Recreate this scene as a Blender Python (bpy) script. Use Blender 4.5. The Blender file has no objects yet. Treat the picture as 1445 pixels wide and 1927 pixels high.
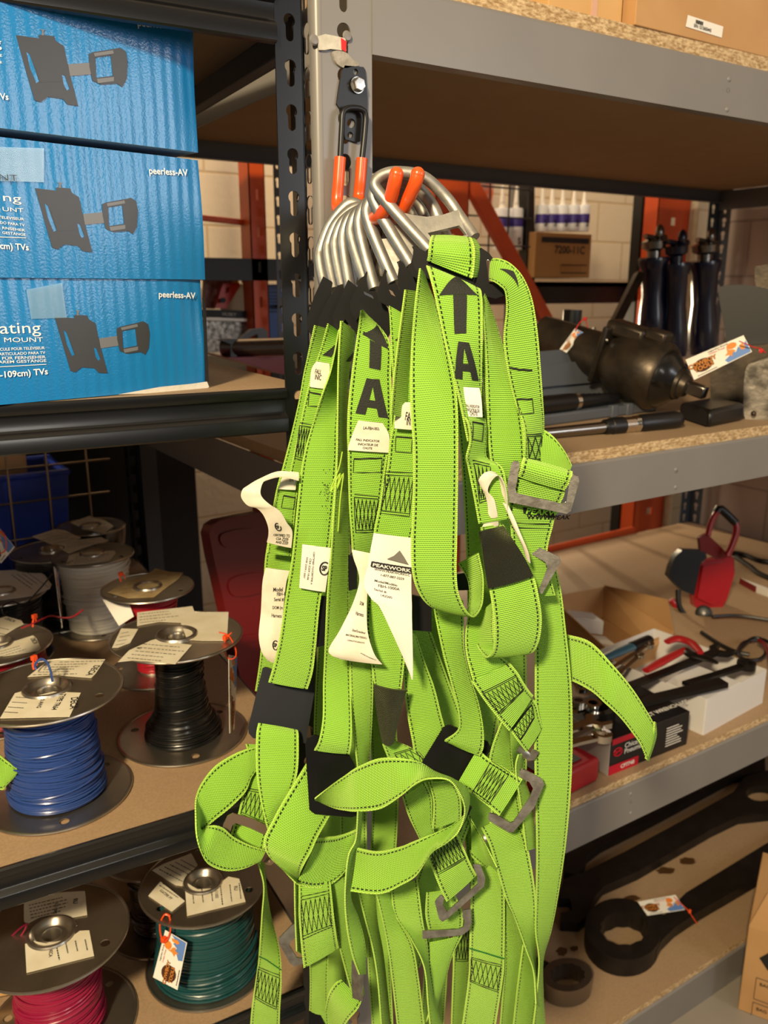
import bpy, bmesh, math, random
from mathutils import Vector, Matrix
random.seed(7)
SC = bpy.context.scene
COL = SC.collection
# ---------------- camera ----------------
FPX, CX, CY = 1570.0, 722.5, 963.5
PITCH, YAW = math.radians(14.9), math.radians(32.6)
CAM = Vector((0, 0, 1.65))
cam_d = bpy.data.cameras.new('camera'); cam = bpy.data.objects.new('camera', cam_d); COL.objects.link(cam)
cam.location = CAM; cam.rotation_euler = (math.pi/2 - PITCH, 0, -YAW)
cam_d.sensor_fit = 'HORIZONTAL'; cam_d.sensor_width = 36; cam_d.lens = FPX*36/1445
cam_d.clip_start = 0.02; cam_d.clip_end = 60
cam_d.dof.use_dof = True; cam_d.dof.focus_distance = 0.86; cam_d.dof.aperture_fstop = 10
SC.camera = cam
# ---------------- light and exposure ----------------
SC.view_settings.view_transform = 'Standard'; SC.view_settings.look = 'None'
SC.view_settings.gamma = 1; SC.view_settings.use_curve_mapping = False
SC.view_settings.exposure = -0.1
wd = bpy.data.worlds.new('world'); SC.world = wd; wd.use_nodes = True
wd.node_tree.nodes['Background'].inputs[0].default_value = (1.0, 0.93, 0.86, 1)
wd.node_tree.nodes['Background'].inputs[1].default_value = 0.10
def area(name, loc, target, size, power, col=(1, 1, 1), sy=None, spread=None):
    l = bpy.data.lights.new(name, 'AREA'); l.size = size; l.energy = power; l.color = col
    if sy: l.shape = 'RECTANGLE'; l.size_y = sy
    if spread: l.spread = math.radians(spread)
    o = bpy.data.objects.new(name, l); COL.objects.link(o); o.location = loc
    o.rotation_euler = (Vector(target) - Vector(loc)).to_track_quat('-Z', 'Y').to_euler()
    return o
area('key_lamp', (-1.25, -0.75, 2.85), (0.6, 0.95, 1.3), 0.26, 140, (1.0, 0.80, 0.50))
area('door_daylight', (2.45, -2.05, 2.25), (0.5, 0.95, 1.8), 1.0, 25, (0.95, 0.97, 1.0), sy=1.1)
area('unseen_lamp', (0.2, -2.2, 2.5), (0.7, 0.95, 1.0), 0.5, 10, (1.0, 0.95, 0.86))  # added front fill light, not a fixture of the room
area('added_patch_lamp', (2.62, 3.28, 1.50), (2.05, 1.75, 0.72), 0.05, 22, (1.0, 0.80, 0.52))  # small lamp added to throw warm light patches on the lower shelf
area('unseen_lamp', (1.2, 2.75, 3.8), (1.2, 3.0, 1.2), 0.6, 34, (1.0, 0.82, 0.60))
area('unseen_lamp', (3.2, 2.75, 3.8), (3.2, 3.0, 1.2), 0.6, 34, (1.0, 0.82, 0.60))

# ---------------- projection helpers (pixel of the photo -> point of the place) ----------------
_f = Vector((math.sin(YAW)*math.cos(PITCH), math.cos(YAW)*math.cos(PITCH), -math.sin(PITCH)))
_r = Vector((math.cos(YAW), -math.sin(YAW), 0)); _u = _r.cross(_f)
def ray(x, y): return _f + _r*((x-CX)/FPX) + _u*((CY-y)/FPX)
def aD(x, y, D): return CAM + ray(x, y)*D
def aX(x, y, X): d = ray(x, y); return CAM + d*(X/d.x)
def aY(x, y, Y): d = ray(x, y); return CAM + d*(Y/d.y)
def aZ(x, y, Z): d = ray(x, y); return CAM + d*((Z-CAM.z)/d.z)
def aP(x, y, P0, n): d = ray(x, y); return CAM + d*((P0-CAM).dot(n)/d.dot(n))
def hd(h, y): return h/(math.cos(PITCH)+(CY-y)/FPX*math.sin(PITCH))      # horizontal distance -> camera depth
def aH(x, y, h): return aD(x, y, hd(h, y))
def proj(P):
    v = Vector(P)-CAM; D = v.dot(_f); return CX+FPX*v.dot(_r)/D, CY-FPX*v.dot(_u)/D
def depth(P): return (Vector(P)-CAM).dot(_f)

# ---------------- materials ----------------
def lin(c):
    if isinstance(c, str):
        c = tuple(int(c[i:i+2], 16)/255 for i in (0, 2, 4))
    return tuple((v/12.92 if v <= 0.04045 else ((v+0.055)/1.055)**2.4) for v in c)
MATS = {}
def mat(name, col, rough=0.5, metal=0.0, col2=None, scale=30, stretch=(1, 1, 1), bump=0.0, bscale=None, spec=0.5, detail=4, coat=0, alpha=None, trans=0, lo=.35, hi=.65):
    if name in MATS: return MATS[name]
    m = bpy.data.materials.new(name); m.use_nodes = True; nt = m.node_tree; b = nt.nodes['Principled BSDF']
    c = lin(col); b.inputs['Base Color'].default_value = (*c, 1)
    b.inputs['Roughness'].default_value = rough; b.inputs['Metallic'].default_value = metal
    b.inputs['Specular IOR Level'].default_value = spec
    if coat: b.inputs['Coat Weight'].default_value = coat; b.inputs['Coat Roughness'].default_value = 0.15
    if alpha is not None: b.inputs['Alpha'].default_value = alpha
    if trans: b.inputs['Transmission Weight'].default_value = trans
    tc = nt.nodes.new('ShaderNodeTexCoord'); mp = nt.nodes.new('ShaderNodeMapping'); mp.inputs['Scale'].default_value = stretch
    nt.links.new(tc.outputs['Object'], mp.inputs[0])
    if col2:
        n = nt.nodes.new('ShaderNodeTexNoise'); n.inputs['Scale'].default_value = scale; n.inputs['Detail'].default_value = detail
        r = nt.nodes.new('ShaderNodeValToRGB'); r.color_ramp.elements[0].position = lo; r.color_ramp.elements[1].position = hi
        r.color_ramp.elements[0].color = (*c, 1); r.color_ramp.elements[1].color = (*lin(col2), 1)
        nt.links.new(mp.outputs[0], n.inputs[0]); nt.links.new(n.outputs[0], r.inputs[0]); nt.links.new(r.outputs[0], b.inputs['Base Color'])
    if bump:
        n2 = nt.nodes.new('ShaderNodeTexNoise'); n2.inputs['Scale'].default_value = bscale or scale*3; n2.inputs['Detail'].default_value = 5
        bp = nt.nodes.new('ShaderNodeBump'); bp.inputs['Strength'].default_value = bump; bp.inputs['Distance'].default_value = 0.002
        nt.links.new(mp.outputs[0], n2.inputs[0]); nt.links.new(n2.outputs[0], bp.inputs['Height']); nt.links.new(bp.outputs[0], b.inputs['Normal'])
    MATS[name] = m
    return m
def mnode(nt, op, a, b=None, c=None):
    n = nt.nodes.new('ShaderNodeMath'); n.operation = op
    for i, v in enumerate((a, b, c)):
        if v is None: continue
        if isinstance(v, (int, float)): n.inputs[i].default_value = v
        else: nt.links.new(v, n.inputs[i])
    return n.outputs[0]
def webbing(name, base, edge, stitch=True, pitch=0.0021):
    m = bpy.data.materials.new(name); m.use_nodes = True; nt = m.node_tree; b = nt.nodes['Principled BSDF']
    uv = nt.nodes.new('ShaderNodeUVMap'); sp = nt.nodes.new('ShaderNodeSeparateXYZ'); nt.links.new(uv.outputs[0], sp.inputs[0])
    u, v = sp.outputs[0], sp.outputs[1]          # u: 0..1 across, v: metres along
    # woven rows: shallow diamonds made of two crossed waves
    um = mnode(nt, 'MULTIPLY', u, 0.045)
    row = mnode(nt, 'MULTIPLY', v, 2*math.pi/pitch)
    r1 = mnode(nt, 'SINE', row)
    ph = mnode(nt, 'MULTIPLY', mnode(nt, 'FLOOR', mnode(nt, 'MULTIPLY', v, 1/pitch)), math.pi)
    c1 = mnode(nt, 'SINE', mnode(nt, 'ADD', mnode(nt, 'MULTIPLY', um, 2*math.pi/0.0024), ph))
    h = mnode(nt, 'ADD', mnode(nt, 'MULTIPLY', r1, 0.6), mnode(nt, 'MULTIPLY', c1, 0.4))
    bp = nt.nodes.new('ShaderNodeBump'); bp.inputs['Strength'].default_value = 0.85; bp.inputs['Distance'].default_value = 0.0009
    nt.links.new(h, bp.inputs['Height']); nt.links.new(bp.outputs[0], b.inputs['Normal'])
    mx = nt.nodes.new('ShaderNodeMixRGB'); mx.inputs[1].default_value = (*[k*0.5 for k in lin(base)], 1); mx.inputs[2].default_value = (*lin(base), 1)
    nt.links.new(mnode(nt, 'MULTIPLY_ADD', h, 0.5, 0.62), mx.inputs[0]); out = mx.outputs[0]
    # dirt worn into the fabric
    tc = nt.nodes.new('ShaderNodeTexCoord'); no = nt.nodes.new('ShaderNodeTexNoise'); no.inputs['Scale'].default_value = 14
    nt.links.new(tc.outputs['Object'], no.inputs[0]); rp = nt.nodes.new('ShaderNodeValToRGB')
    rp.color_ramp.elements[0].position = 0.62; rp.color_ramp.elements[1].position = 0.85
    nt.links.new(no.outputs[0], rp.inputs[0]); md = nt.nodes.new('ShaderNodeMixRGB'); md.blend_type = 'MULTIPLY'
    md.inputs[2].default_value = (0.75, 0.72, 0.45, 1); nt.links.new(rp.outputs[0], md.inputs[0]); nt.links.new(out, md.inputs[1]); out = md.outputs[0]
    d = mnode(nt, 'SUBTRACT', 0.5, mnode(nt, 'ABSOLUTE', mnode(nt, 'SUBTRACT', u, 0.5)))   # distance from the nearer edge
    me = nt.nodes.new('ShaderNodeMixRGB'); me.inputs[2].default_value = (*lin(edge), 1); nt.links.new(mnode(nt, 'LESS_THAN', d, 0.036), me.inputs[0])
    nt.links.new(out, me.inputs[1]); out = me.outputs[0]
    if stitch:
        a = mnode(nt, 'MULTIPLY', mnode(nt, 'GREATER_THAN', d, 0.065), mnode(nt, 'LESS_THAN', d, 0.100))
        fr = mnode(nt, 'FRACT', mnode(nt, 'MULTIPLY', v, 1/0.0048)); a = mnode(nt, 'MULTIPLY', a, mnode(nt, 'LESS_THAN', fr, 0.62))
        ms = nt.nodes.new('ShaderNodeMixRGB'); ms.inputs[2].default_value = (0.012, 0.016, 0.008, 1)
        nt.links.new(a, ms.inputs[0]); nt.links.new(out, ms.inputs[1]); out = ms.outputs[0]
    nt.links.new(out, b.inputs['Base Color'])
    b.inputs['Roughness'].default_value = 0.55; b.inputs['Specular IOR Level'].default_value = 0.35
    b.inputs['Sheen Weight'].default_value = 0.25; b.inputs['Sheen Roughness'].default_value = 0.4; b.inputs['Sheen Tint'].default_value = (0.9, 1, 0.4, 1)
    MATS[name] = m
    return m

# ---------------- objects ----------------
WM = {}      # world matrix of every object built (all are plain translations)
def link(o, loc, parent=None):
    COL.objects.link(o); T = Matrix.Translation(loc)
    if parent is not None:
        o.parent = parent; o.matrix_parent_inverse = WM[parent.name].inverted()
    o.location = loc; WM[o.name] = T
    return o
def tag(o, label=None, cat=None, group=None, kind=None):
    for k, v in (('label', label), ('category', cat), ('group', group), ('kind', kind)):
        if v: o[k] = v
    return o
def thing(name, label, cat, loc, group=None):
    o = bpy.data.objects.new(name, None); o.empty_display_size = 0.03
    link(o, Vector(loc)); return tag(o, label, cat, group)
class MB:
    def __init__(s): s.v = []; s.f = []; s.uv = []; s.m = []
    def add(s, vs, fs, uvs=None, mi=0):
        n = len(s.v); s.v += [Vector(p) for p in vs]; s.f += [tuple(i+n for i in f) for f in fs]
        s.uv += (uvs if uvs else [(0, 0)]*len(vs)); s.m += [mi]*len(fs)
        return s
    def box(s, x0, x1, y0, y1, z0, z1, M=None, mi=0):
        vs = [Vector((x, y, z)) for x in (x0, x1) for y in (y0, y1) for z in (z0, z1)]
        if M is not None: vs = [M @ p for p in vs]
        return s.add(vs, [(0, 1, 3, 2), (4, 6, 7, 5), (0, 4, 5, 1), (2, 3, 7, 6), (0, 2, 6, 4), (1, 5, 7, 3)], mi=mi)
    def hexa(s, P, mi=0):     # 8 points: bottom 0-3 round, top 4-7 round
        return s.add(P, [(3, 2, 1, 0), (4, 5, 6, 7), (0, 1, 5, 4), (1, 2, 6, 5), (2, 3, 7, 6), (3, 0, 4, 7)], mi=mi)
    def tube(s, pts, r, seg=10, closed=False, smooth=0, flat=1.0, cap=True, mi=0, up=None):
        pts = [Vector(p) for p in pts]
        if smooth: pts, r = crs(pts, smooth, closed, r)
        n = len(pts); rr = r if isinstance(r, (list, tuple)) else [r]*n
        T = []
        for i in range(n):
            a = pts[(i-1) % n] if closed or i > 0 else pts[0]; b = pts[(i+1) % n] if closed or i < n-1 else pts[-1]
            t = (b-a); T.append(t.normalized() if t.length > 1e-9 else Vector((0, 0, 1)))
        N = up.copy() if up is not None else Vector((0, 0, 1)).cross(T[0])
        if N.length < 1e-3: N = Vector((1, 0, 0))
        vs = []
        for i in range(n):
            N = (N - T[i]*N.dot(T[i])); N.normalize(); B = T[i].cross(N)
            for k in range(seg):
                a = 2*math.pi*k/seg; vs.append(pts[i] + (N*math.cos(a) + B*math.sin(a)*flat)*rr[i])
        fs = []
        for i in range(n if closed else n-1):
            j = (i+1) % n
            for k in range(seg): fs.append((i*seg+k, i*seg+(k+1) % seg, j*seg+(k+1) % seg, j*seg+k))
        if not closed and cap:
            fs += [tuple(range(seg))[::-1], tuple((n-1)*seg+k for k in range(seg))]
        return s.add(vs, fs, mi=mi)
    def lathe(s, prof, C=(0, 0, 0), A=(0, 0, 1), seg=40, close=False, mi=0, sx=1.0):   # prof (r, h) along axis A from C
        A = Vector(A).normalized(); N = A.orthogonal().normalized(); B = A.cross(N); C = Vector(C)
        vs = [C + A*h + (N*math.cos(2*math.pi*k/seg)*sx + B*math.sin(2*math.pi*k/seg))*max(r, 1e-5) for r, h in prof for k in range(seg)]
        fs = []; n = len(prof)
        for i in range(n if close else n-1):
            j = (i+1) % n
            for k in range(seg): fs.append((i*seg+k, i*seg+(k+1) % seg, j*seg+(k+1) % seg, j*seg+k))
        return s.add(vs, fs, mi=mi)
    def sph(s, c, r, seg=14, sc=(1, 1, 1), mi=0):
        c = Vector(c); vs = []; n = seg//2
        for i in range(n+1):
            for k in range(seg):
                a = math.pi*i/n; b = 2*math.pi*k/seg
                vs.append(c + Vector((math.sin(a)*math.cos(b)*sc[0], math.sin(a)*math.sin(b)*sc[1], math.cos(a)*sc[2]))*r)
        return s.add(vs, [(i*seg+k, i*seg+(k+1) % seg, (i+1)*seg+(k+1) % seg, (i+1)*seg+k) for i in range(n) for k in range(seg)], mi=mi)
    def merge(s, me, M=None, mi=0):
        return s.add([(M @ v.co if M is not None else v.co.copy()) for v in me.vertices], [tuple(p.vertices) for p in me.polygons], mi=mi)
    def build(s, name, mats, parent=None, bevel=0, smooth=True, sub=0, base=False):
        lo = Vector([min(p[i] for p in s.v) for i in range(3)]); hi = Vector([max(p[i] for p in s.v) for i in range(3)])
        c = (lo+hi)/2
        if base: c.z = lo.z
        me = bpy.data.meshes.new(name); me.from_pydata([p-c for p in s.v], [], s.f)
        if not isinstance(mats, (list, tuple)): mats = [mats]
        for m in mats: me.materials.append(m)
        uvl = me.uv_layers.new(name='UVMap')
        for lp in me.loops: uvl.data[lp.index].uv = s.uv[lp.vertex_index]
        for p, mi in zip(me.polygons, s.m): p.material_index = mi
        bm = bmesh.new(); bm.from_mesh(me); bmesh.ops.recalc_face_normals(bm, faces=bm.faces); bm.to_mesh(me); bm.free()
        if smooth:
            me.polygons.foreach_set('use_smooth', [True]*len(me.polygons))
            me.set_sharp_from_angle(angle=math.radians(38))
        o = bpy.data.objects.new(name, me); link(o, c, parent)
        if bevel:
            b = o.modifiers.new('bevel', 'BEVEL'); b.width = bevel; b.segments = 2; b.limit_method = 'ANGLE'; b.angle_limit = math.radians(40)
        if sub:
            b = o.modifiers.new('sub', 'SUBSURF'); b.levels = sub; b.render_levels = sub
        return o
def crs(pts, k, closed=False, r=None):       # Catmull-Rom through the points, k steps each
    n = len(pts); out = []; ro = []; rr = r if isinstance(r, (list, tuple)) else None
    m = n if closed else n-1
    for i in range(m):
        P = [pts[(i+j) % n] if closed else pts[min(max(i+j, 0), n-1)] for j in (-1, 0, 1, 2)]
        for q in range(k):
            t = q/k; out.append(0.5*((2*P[1]) + (P[2]-P[0])*t + (2*P[0]-5*P[1]+4*P[2]-P[3])*t*t + (3*P[1]-P[0]-3*P[2]+P[3])*t**3))
            if rr: ro.append(rr[i]*(1-t) + rr[(i+1) % n]*t)
    if not closed:
        out.append(pts[-1].copy())
        if rr: ro.append(rr[-1])
    return out, (ro if rr else r)
def frame(P0, n, up=Vector((0, 0, 1))):
    n = Vector(n).normalized()
    u = up.cross(n)
    if u.length < 1e-3: u = Vector((1, 0, 0))
    u.normalize(); v = n.cross(u)
    M = Matrix((u, v, n)).transposed().to_4x4(); M.translation = Vector(P0)
    return M
def fill(poly, holes, th):       # filled 2D outline with holes, th thick (extends to -z), as a mesh
    cu = bpy.data.curves.new('o', 'CURVE'); cu.dimensions = '2D'; cu.fill_mode = 'BOTH'; cu.extrude = th/2
    for pl in [poly]+list(holes):
        sp = cu.splines.new('POLY'); sp.points.add(len(pl)-1); sp.use_cyclic_u = True
        for i, p in enumerate(pl): sp.points[i].co = (p[0], p[1], 0, 1)
    ob = bpy.data.objects.new('o', cu); COL.objects.link(ob)
    me = bpy.data.meshes.new_from_object(ob.evaluated_get(bpy.context.evaluated_depsgraph_get()))
    bpy.data.objects.remove(ob); bpy.data.curves.remove(cu)
    for v in me.vertices: v.co.z -= th/2
    return me
def flat(mb, px, P0, n, th, holes=(), mi=0, smooth=0, push=0):
    """outline given by photo pixels laid on the plane (P0, n); th is its real thickness"""
    n = Vector(n).normalized(); P0 = Vector(P0)
    if n.dot(CAM-P0) < 0: n = -n
    M = frame(P0, n); Mi = M.inverted()
    def cv(pl):
        q = [Mi @ aP(x, y, P0, n) for x, y in pl]
        if smooth: q, _ = crs(q, smooth, True)
        return [(a.x, a.y) for a in q]
    me = fill(cv(px), [cv(h) for h in holes], th)
    M2 = M @ Matrix.Translation((0, 0, push))
    mb.merge(me, M2, mi); bpy.data.meshes.remove(me)
    return mb
def circ(cx, cy, rx, ry=None, n=20, a0=0): return [(cx+rx*math.cos(a0+2*math.pi*k/n), cy+(ry or rx)*math.sin(a0+2*math.pi*k/n)) for k in range(n)]
def rrect(w, h, r, n=5):
    out = []
    for cx, cy, a in ((w/2-r, h/2-r, 0), (-w/2+r, h/2-r, 90), (-w/2+r, -h/2+r, 180), (w/2-r, -h/2+r, 270)):
        out += [(cx+r*math.cos(math.radians(a+90*i/n)), cy+r*math.sin(math.radians(a+90*i/n))) for i in range(n+1)]
    return out
def textmesh(s, size, bold=0.0, align='LEFT'):
    cu = bpy.data.curves.new('t', 'FONT'); cu.body = s; cu.size = size; cu.offset = bold*size; cu.align_x = align; cu.resolution_u = 3
    ob = bpy.data.objects.new('t', cu); COL.objects.link(ob)
    me = bpy.data.meshes.new_from_object(ob.evaluated_get(bpy.context.evaluated_depsgraph_get()))
    bpy.data.objects.remove(ob); bpy.data.curves.remove(cu)
    return me
def text(mb, s, O, U, V, size, bold=0.0, align='LEFT', lift=0.0006, sx=1.0, mi=0):
    O, U, V = Vector(O), Vector(U).normalized(), Vector(V).normalized(); N = U.cross(V).normalized(); V = N.cross(U)
    if N.dot(CAM-O) < 0: N = -N
    me = textmesh(s, size, bold, align)
    mb.add([O + U*v.co.x*sx + V*v.co.y + N*lift for v in me.vertices], [tuple(p.vertices) for p in me.polygons], mi=mi)
    bpy.data.meshes.remove(me)

# ---- ribbon: stations (xl, yl, xr, yr, depth[, side]) give both edges of a strap in the photo; its true width sets how it turns in depth ----
class Ribbon:
    def __init__(s, st, width=0.045, k=8, bulge=0.0012, M=6, hz=False):
        A = []; B = []
        for q in st:
            xl, yl, xr, yr, D = q[:5]; sd = q[5] if len(q) > 5 else 0
            if hz: D = hd(D, (yl+yr)/2)
            w = math.hypot(xr-xl, yr-yl)*D/FPX
            off = math.sqrt(max(width*width-w*w, 0))/2*sd      # side +1: right edge further away
            A.append(aD(xl, yl, D-off)); B.append(aD(xr, yr, D+off))
        A, _ = crs(A, k); B, _ = crs(B, k); s.A, s.B = A, B; n = len(A)
        s.S = [0.0]
        for i in range(1, n): s.S.append(s.S[-1] + ((A[i]+B[i])/2-(A[i-1]+B[i-1])/2).length)
        s.N = []
        for i in range(n):
            t = ((A[min(i+1, n-1)]+B[min(i+1, n-1)])-(A[max(i-1, 0)]+B[max(i-1, 0)])).normalized()
            nn = (B[i]-A[i]).cross(t)
            s.N.append(nn.normalized() if nn.length > 1e-7 else (s.N[-1] if s.N else Vector((0, -1, 0))))
        for i in range(1, n):
            if s.N[i].dot(s.N[i-1]) < 0: s.N[i] = -s.N[i]
        if sum(1 if s.N[i].dot(CAM-s.A[i]) > 0 else -1 for i in range(n)) < 0: s.N = [-x for x in s.N]
        s.M, s.bulge, s.L = M, bulge, s.S[-1]
    def P(s, u, v, lift=0.0):           # u 0..1 across, v metres along from the first station
        v = min(max(v, 0), s.L-1e-6); i = 0
        lo, hi = 0, len(s.S)-1
        while hi-lo > 1:
            m = (lo+hi)//2
            if s.S[m] <= v: lo = m
            else: hi = m
        t = (v-s.S[lo])/max(s.S[hi]-s.S[lo], 1e-9); N = s.N[lo].lerp(s.N[hi], t).normalized()
        a = s.A[lo].lerp(s.A[hi], t); b = s.B[lo].lerp(s.B[hi], t)
        p = a.lerp(b, u) + N*s.bulge*(1-(2*u-1)**2)
        sg = 1 if N.dot(CAM-p) > 0 else -1
        return p + N*sg*lift
    def mesh(s, mb, th=0.0016, mi=0):
        n = len(s.A); M = s.M; vs = []; uv = []
        for side in (1, -1):
            for i in range(n):
                for j in range(M+1):
                    u = j/M; vs.append(s.A[i].lerp(s.B[i], u) + s.N[i]*(s.bulge*(1-(2*u-1)**2) + side*th/2)); uv.append((u, s.S[i]))
        F = []; o = n*(M+1)
        for i in range(n-1):
            for j in range(M):
                a = i*(M+1)+j; F.append((a, a+1, a+M+2, a+M+1)); F.append((o+a, o+a+M+1, o+a+M+2, o+a+1))
            for j in (0, M):
                a = i*(M+1)+j; F.append((a, a+M+1, o+a+M+1, o+a))
        for i in (0, n-1):
            for j in range(M):
                a = i*(M+1)+j; F.append((a, a+1, o+a+1, o+a))
        mb.add(vs, F, uv, mi)
    def build(s, name, m, parent=None, th=0.0016):
        mb = MB(); s.mesh(mb, th); return mb.build(name, m, parent)
    def poly(s, mb, pts, lift=0.0016, mi=0, n=8):      # quad given by 4 (u, v) corners, subdivided to follow the strap
        vs = []
        for i in range(n+1):
            for j in range(n+1):
                a, b = i/n, j/n
                u = (pts[0][0]*(1-b)+pts[1][0]*b)*(1-a)+(pts[3][0]*(1-b)+pts[2][0]*b)*a
                v = (pts[0][1]*(1-b)+pts[1][1]*b)*(1-a)+(pts[3][1]*(1-b)+pts[2][1]*b)*a
                vs.append(s.P(u, v, lift))
        mb.add(vs, [(i*(n+1)+j, i*(n+1)+j+1, (i+1)*(n+1)+j+1, (i+1)*(n+1)+j) for i in range(n) for j in range(n)], mi=mi)
    def uv(s, x, y):
        if not hasattr(s, 'G'):
            s.G = [(i, *proj(s.A[i]), *proj(s.B[i])) for i in range(len(s.A))]
        best = None
        for g, h in zip(s.G, s.G[1:]):
            for k in range(4):
                t = k/4; ax, ay, bx, by = [g[j]*(1-t)+h[j]*t for j in (1, 2, 3, 4)]
                dx, dy = bx-ax, by-ay; u = ((x-ax)*dx+(y-ay)*dy)/max(dx*dx+dy*dy, 1e-6); uc = min(max(u, -.05), 1.05)
                e = math.hypot(ax+dx*uc-x, ay+dy*uc-y)
                if best is None or e < best[0]: best = (e, min(max(uc, 0), 1), s.S[g[0]]*(1-t)+s.S[g[0]+1]*t)
        return best[1], best[2]
    def qpx(s, mb, px, lift=0.0016, mi=0, n=8): s.poly(mb, [s.uv(*p) for p in px], lift, mi, n)
    def lpx(s, mb, px, **k): s.line(mb, [s.uv(*p) for p in px], **k)
    def line(s, mb, pts, r=0.00045, lift=0.0013, mi=0, step=0.003):
        P = []
        for (u0, v0), (u1, v1) in zip(pts, pts[1:]):
            k = max(1, int(math.hypot((u1-u0)*0.045, v1-v0)/step))
            P += [s.P(u0+(u1-u0)*i/k, v0+(v1-v0)*i/k, lift) for i in range(k)]
        P.append(s.P(*pts[-1], lift)); mb.tube(P, r, 5, mi=mi)
    def text(s, mb, t, u, v, size, bold=0.0, lift=0.0016, rot=0, align='LEFT', mi=0, W=0.045):
        me = textmesh(t, size, bold, align); c, q = math.cos(math.radians(rot)), math.sin(math.radians(rot))
        mb.add([s.P(u+(p.co.x*c-p.co.y*q)/W, v-(p.co.x*q+p.co.y*c), lift) for p in me.vertices], [tuple(f.vertices) for f in me.polygons], mi=mi)
        bpy.data.meshes.remove(me)
# ================= materials in use =================
M_black = mat('black_painted_steel', '0d0d0f', 0.3, 0.0, spec=0.6, coat=0.25)
M_dkgrey = mat('dark_grey_steel', '46484c', 0.45, 0.1)
M_grey = mat('grey_painted_steel', '7b7876', 0.36, 0.0, col2='7f7c7a', scale=6, spec=0.5)
M_osb = mat('particle_board_edge', '9c7c52', 0.8, 0, col2='dcc096', scale=230, stretch=(0.5, 0.5, 1.3), bump=0.6, detail=6)
M_board = mat('particle_board', '9d8264', 0.7, 0, col2='a98d6d', scale=300, bump=0.15, bscale=500)
M_under = mat('board_underside', 'a2886a', 0.8, 0, col2='a68c6e', scale=10)
M_card = mat('cardboard', 'b98d5c', 0.75, 0, col2='c29766', scale=8, bump=0.1, bscale=60)
M_cardl = mat('cardboard_light', 'cfa56c', 0.75, 0, col2='c69a62', scale=8)
M_orange = mat('orange_painted_steel', 'c4481c', 0.45, 0, col2='d0521f', scale=9)
M_white = mat('white_paper', 'ece8df', 0.6)
M_cream = mat('aged_label_paper', 'd9cfb4', 0.65, col2='e6dfc9', scale=25)
M_ink = mat('black_ink', '17171a', 0.6)
M_steel = mat('zinc_plated_steel', 'a9a6a0', 0.33, 1.0, col2='c4c1bb', scale=35, bump=0.05)
M_dip = mat('orange_rubber_dip', 'e8561a', 0.3, 0, spec=0.6, coat=0.3)
M_blackpl = mat('black_plastic', '0f0f11', 0.4, spec=0.5)
M_redpl = mat('red_plastic', '701014', 0.35, spec=0.5)
M_zip = mat('orange_nylon', 'ef5320', 0.35)
M_redzip = mat('red_nylon', 'c5181c', 0.35)

# block walls with mortar joints
def block_mat(name, c1, c2, axis):
    m = bpy.data.materials.new(name); m.use_nodes = True; nt = m.node_tree; b = nt.nodes['Principled BSDF']
    tc = nt.nodes.new('ShaderNodeTexCoord'); sp = nt.nodes.new('ShaderNodeSeparateXYZ'); cb = nt.nodes.new('ShaderNodeCombineXYZ')
    nt.links.new(tc.outputs['Object'], sp.inputs[0]); nt.links.new(sp.outputs[axis], cb.inputs[0]); nt.links.new(sp.outputs[2], cb.inputs[1])
    br = nt.nodes.new('ShaderNodeTexBrick'); br.inputs['Scale'].default_value = 1; br.inputs['Brick Width'].default_value = 0.4; br.inputs['Row Height'].default_value = 0.2
    br.inputs['Mortar Size'].default_value = 0.006; br.inputs['Mortar Smooth'].default_value = 0.5
    for i, c in ((1, c1), (2, c1), (3, c2)): br.inputs[i].default_value = (*lin(c), 1)
    nt.links.new(cb.outputs[0], br.inputs[0]); nt.links.new(br.outputs[0], b.inputs['Base Color']); b.inputs['Roughness'].default_value = 0.6
    no = nt.nodes.new('ShaderNodeTexNoise'); no.inputs['Scale'].default_value = 40; nt.links.new(tc.outputs['Object'], no.inputs[0])
    bp = nt.nodes.new('ShaderNodeBump'); bp.inputs['Strength'].default_value = 0.4; bp.inputs['Distance'].default_value = 0.003
    nt.links.new(mnode(nt, 'SUBTRACT', no.outputs[0], br.outputs[1]), bp.inputs['Height']); nt.links.new(bp.outputs[0], b.inputs['Normal'])
    return m
W_back = block_mat('painted_block_back', 'd9c8ae', 'c3a983', 0)
W_right = block_mat('painted_block_right', 'b9aba2', '9c9088', 1)
def struct(name, mb, m, **k): return tag(mb.build(name, m, None, **k), kind='structure')
RY, RX = 3.35, 2.93
struct('floor', MB().box(-3, 6.1, -2.5, RY+.1, -0.05, 0), mat('concrete_floor', '8f877c', 0.6, col2='988f84', scale=4))
struct('wall_back', MB().box(-3, 6, RY, RY+.1, 0, 4.2), W_back)
struct('wall_right', MB().box(RX, RX+.2, -2.5, 2.17, 0, 4.2), W_right)
struct('ceiling', MB().box(-3, 6.1, -2.5, RY+.1, 4.2, 4.3), mat('white_ceiling', 'd8d4cc', 0.8))

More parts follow.
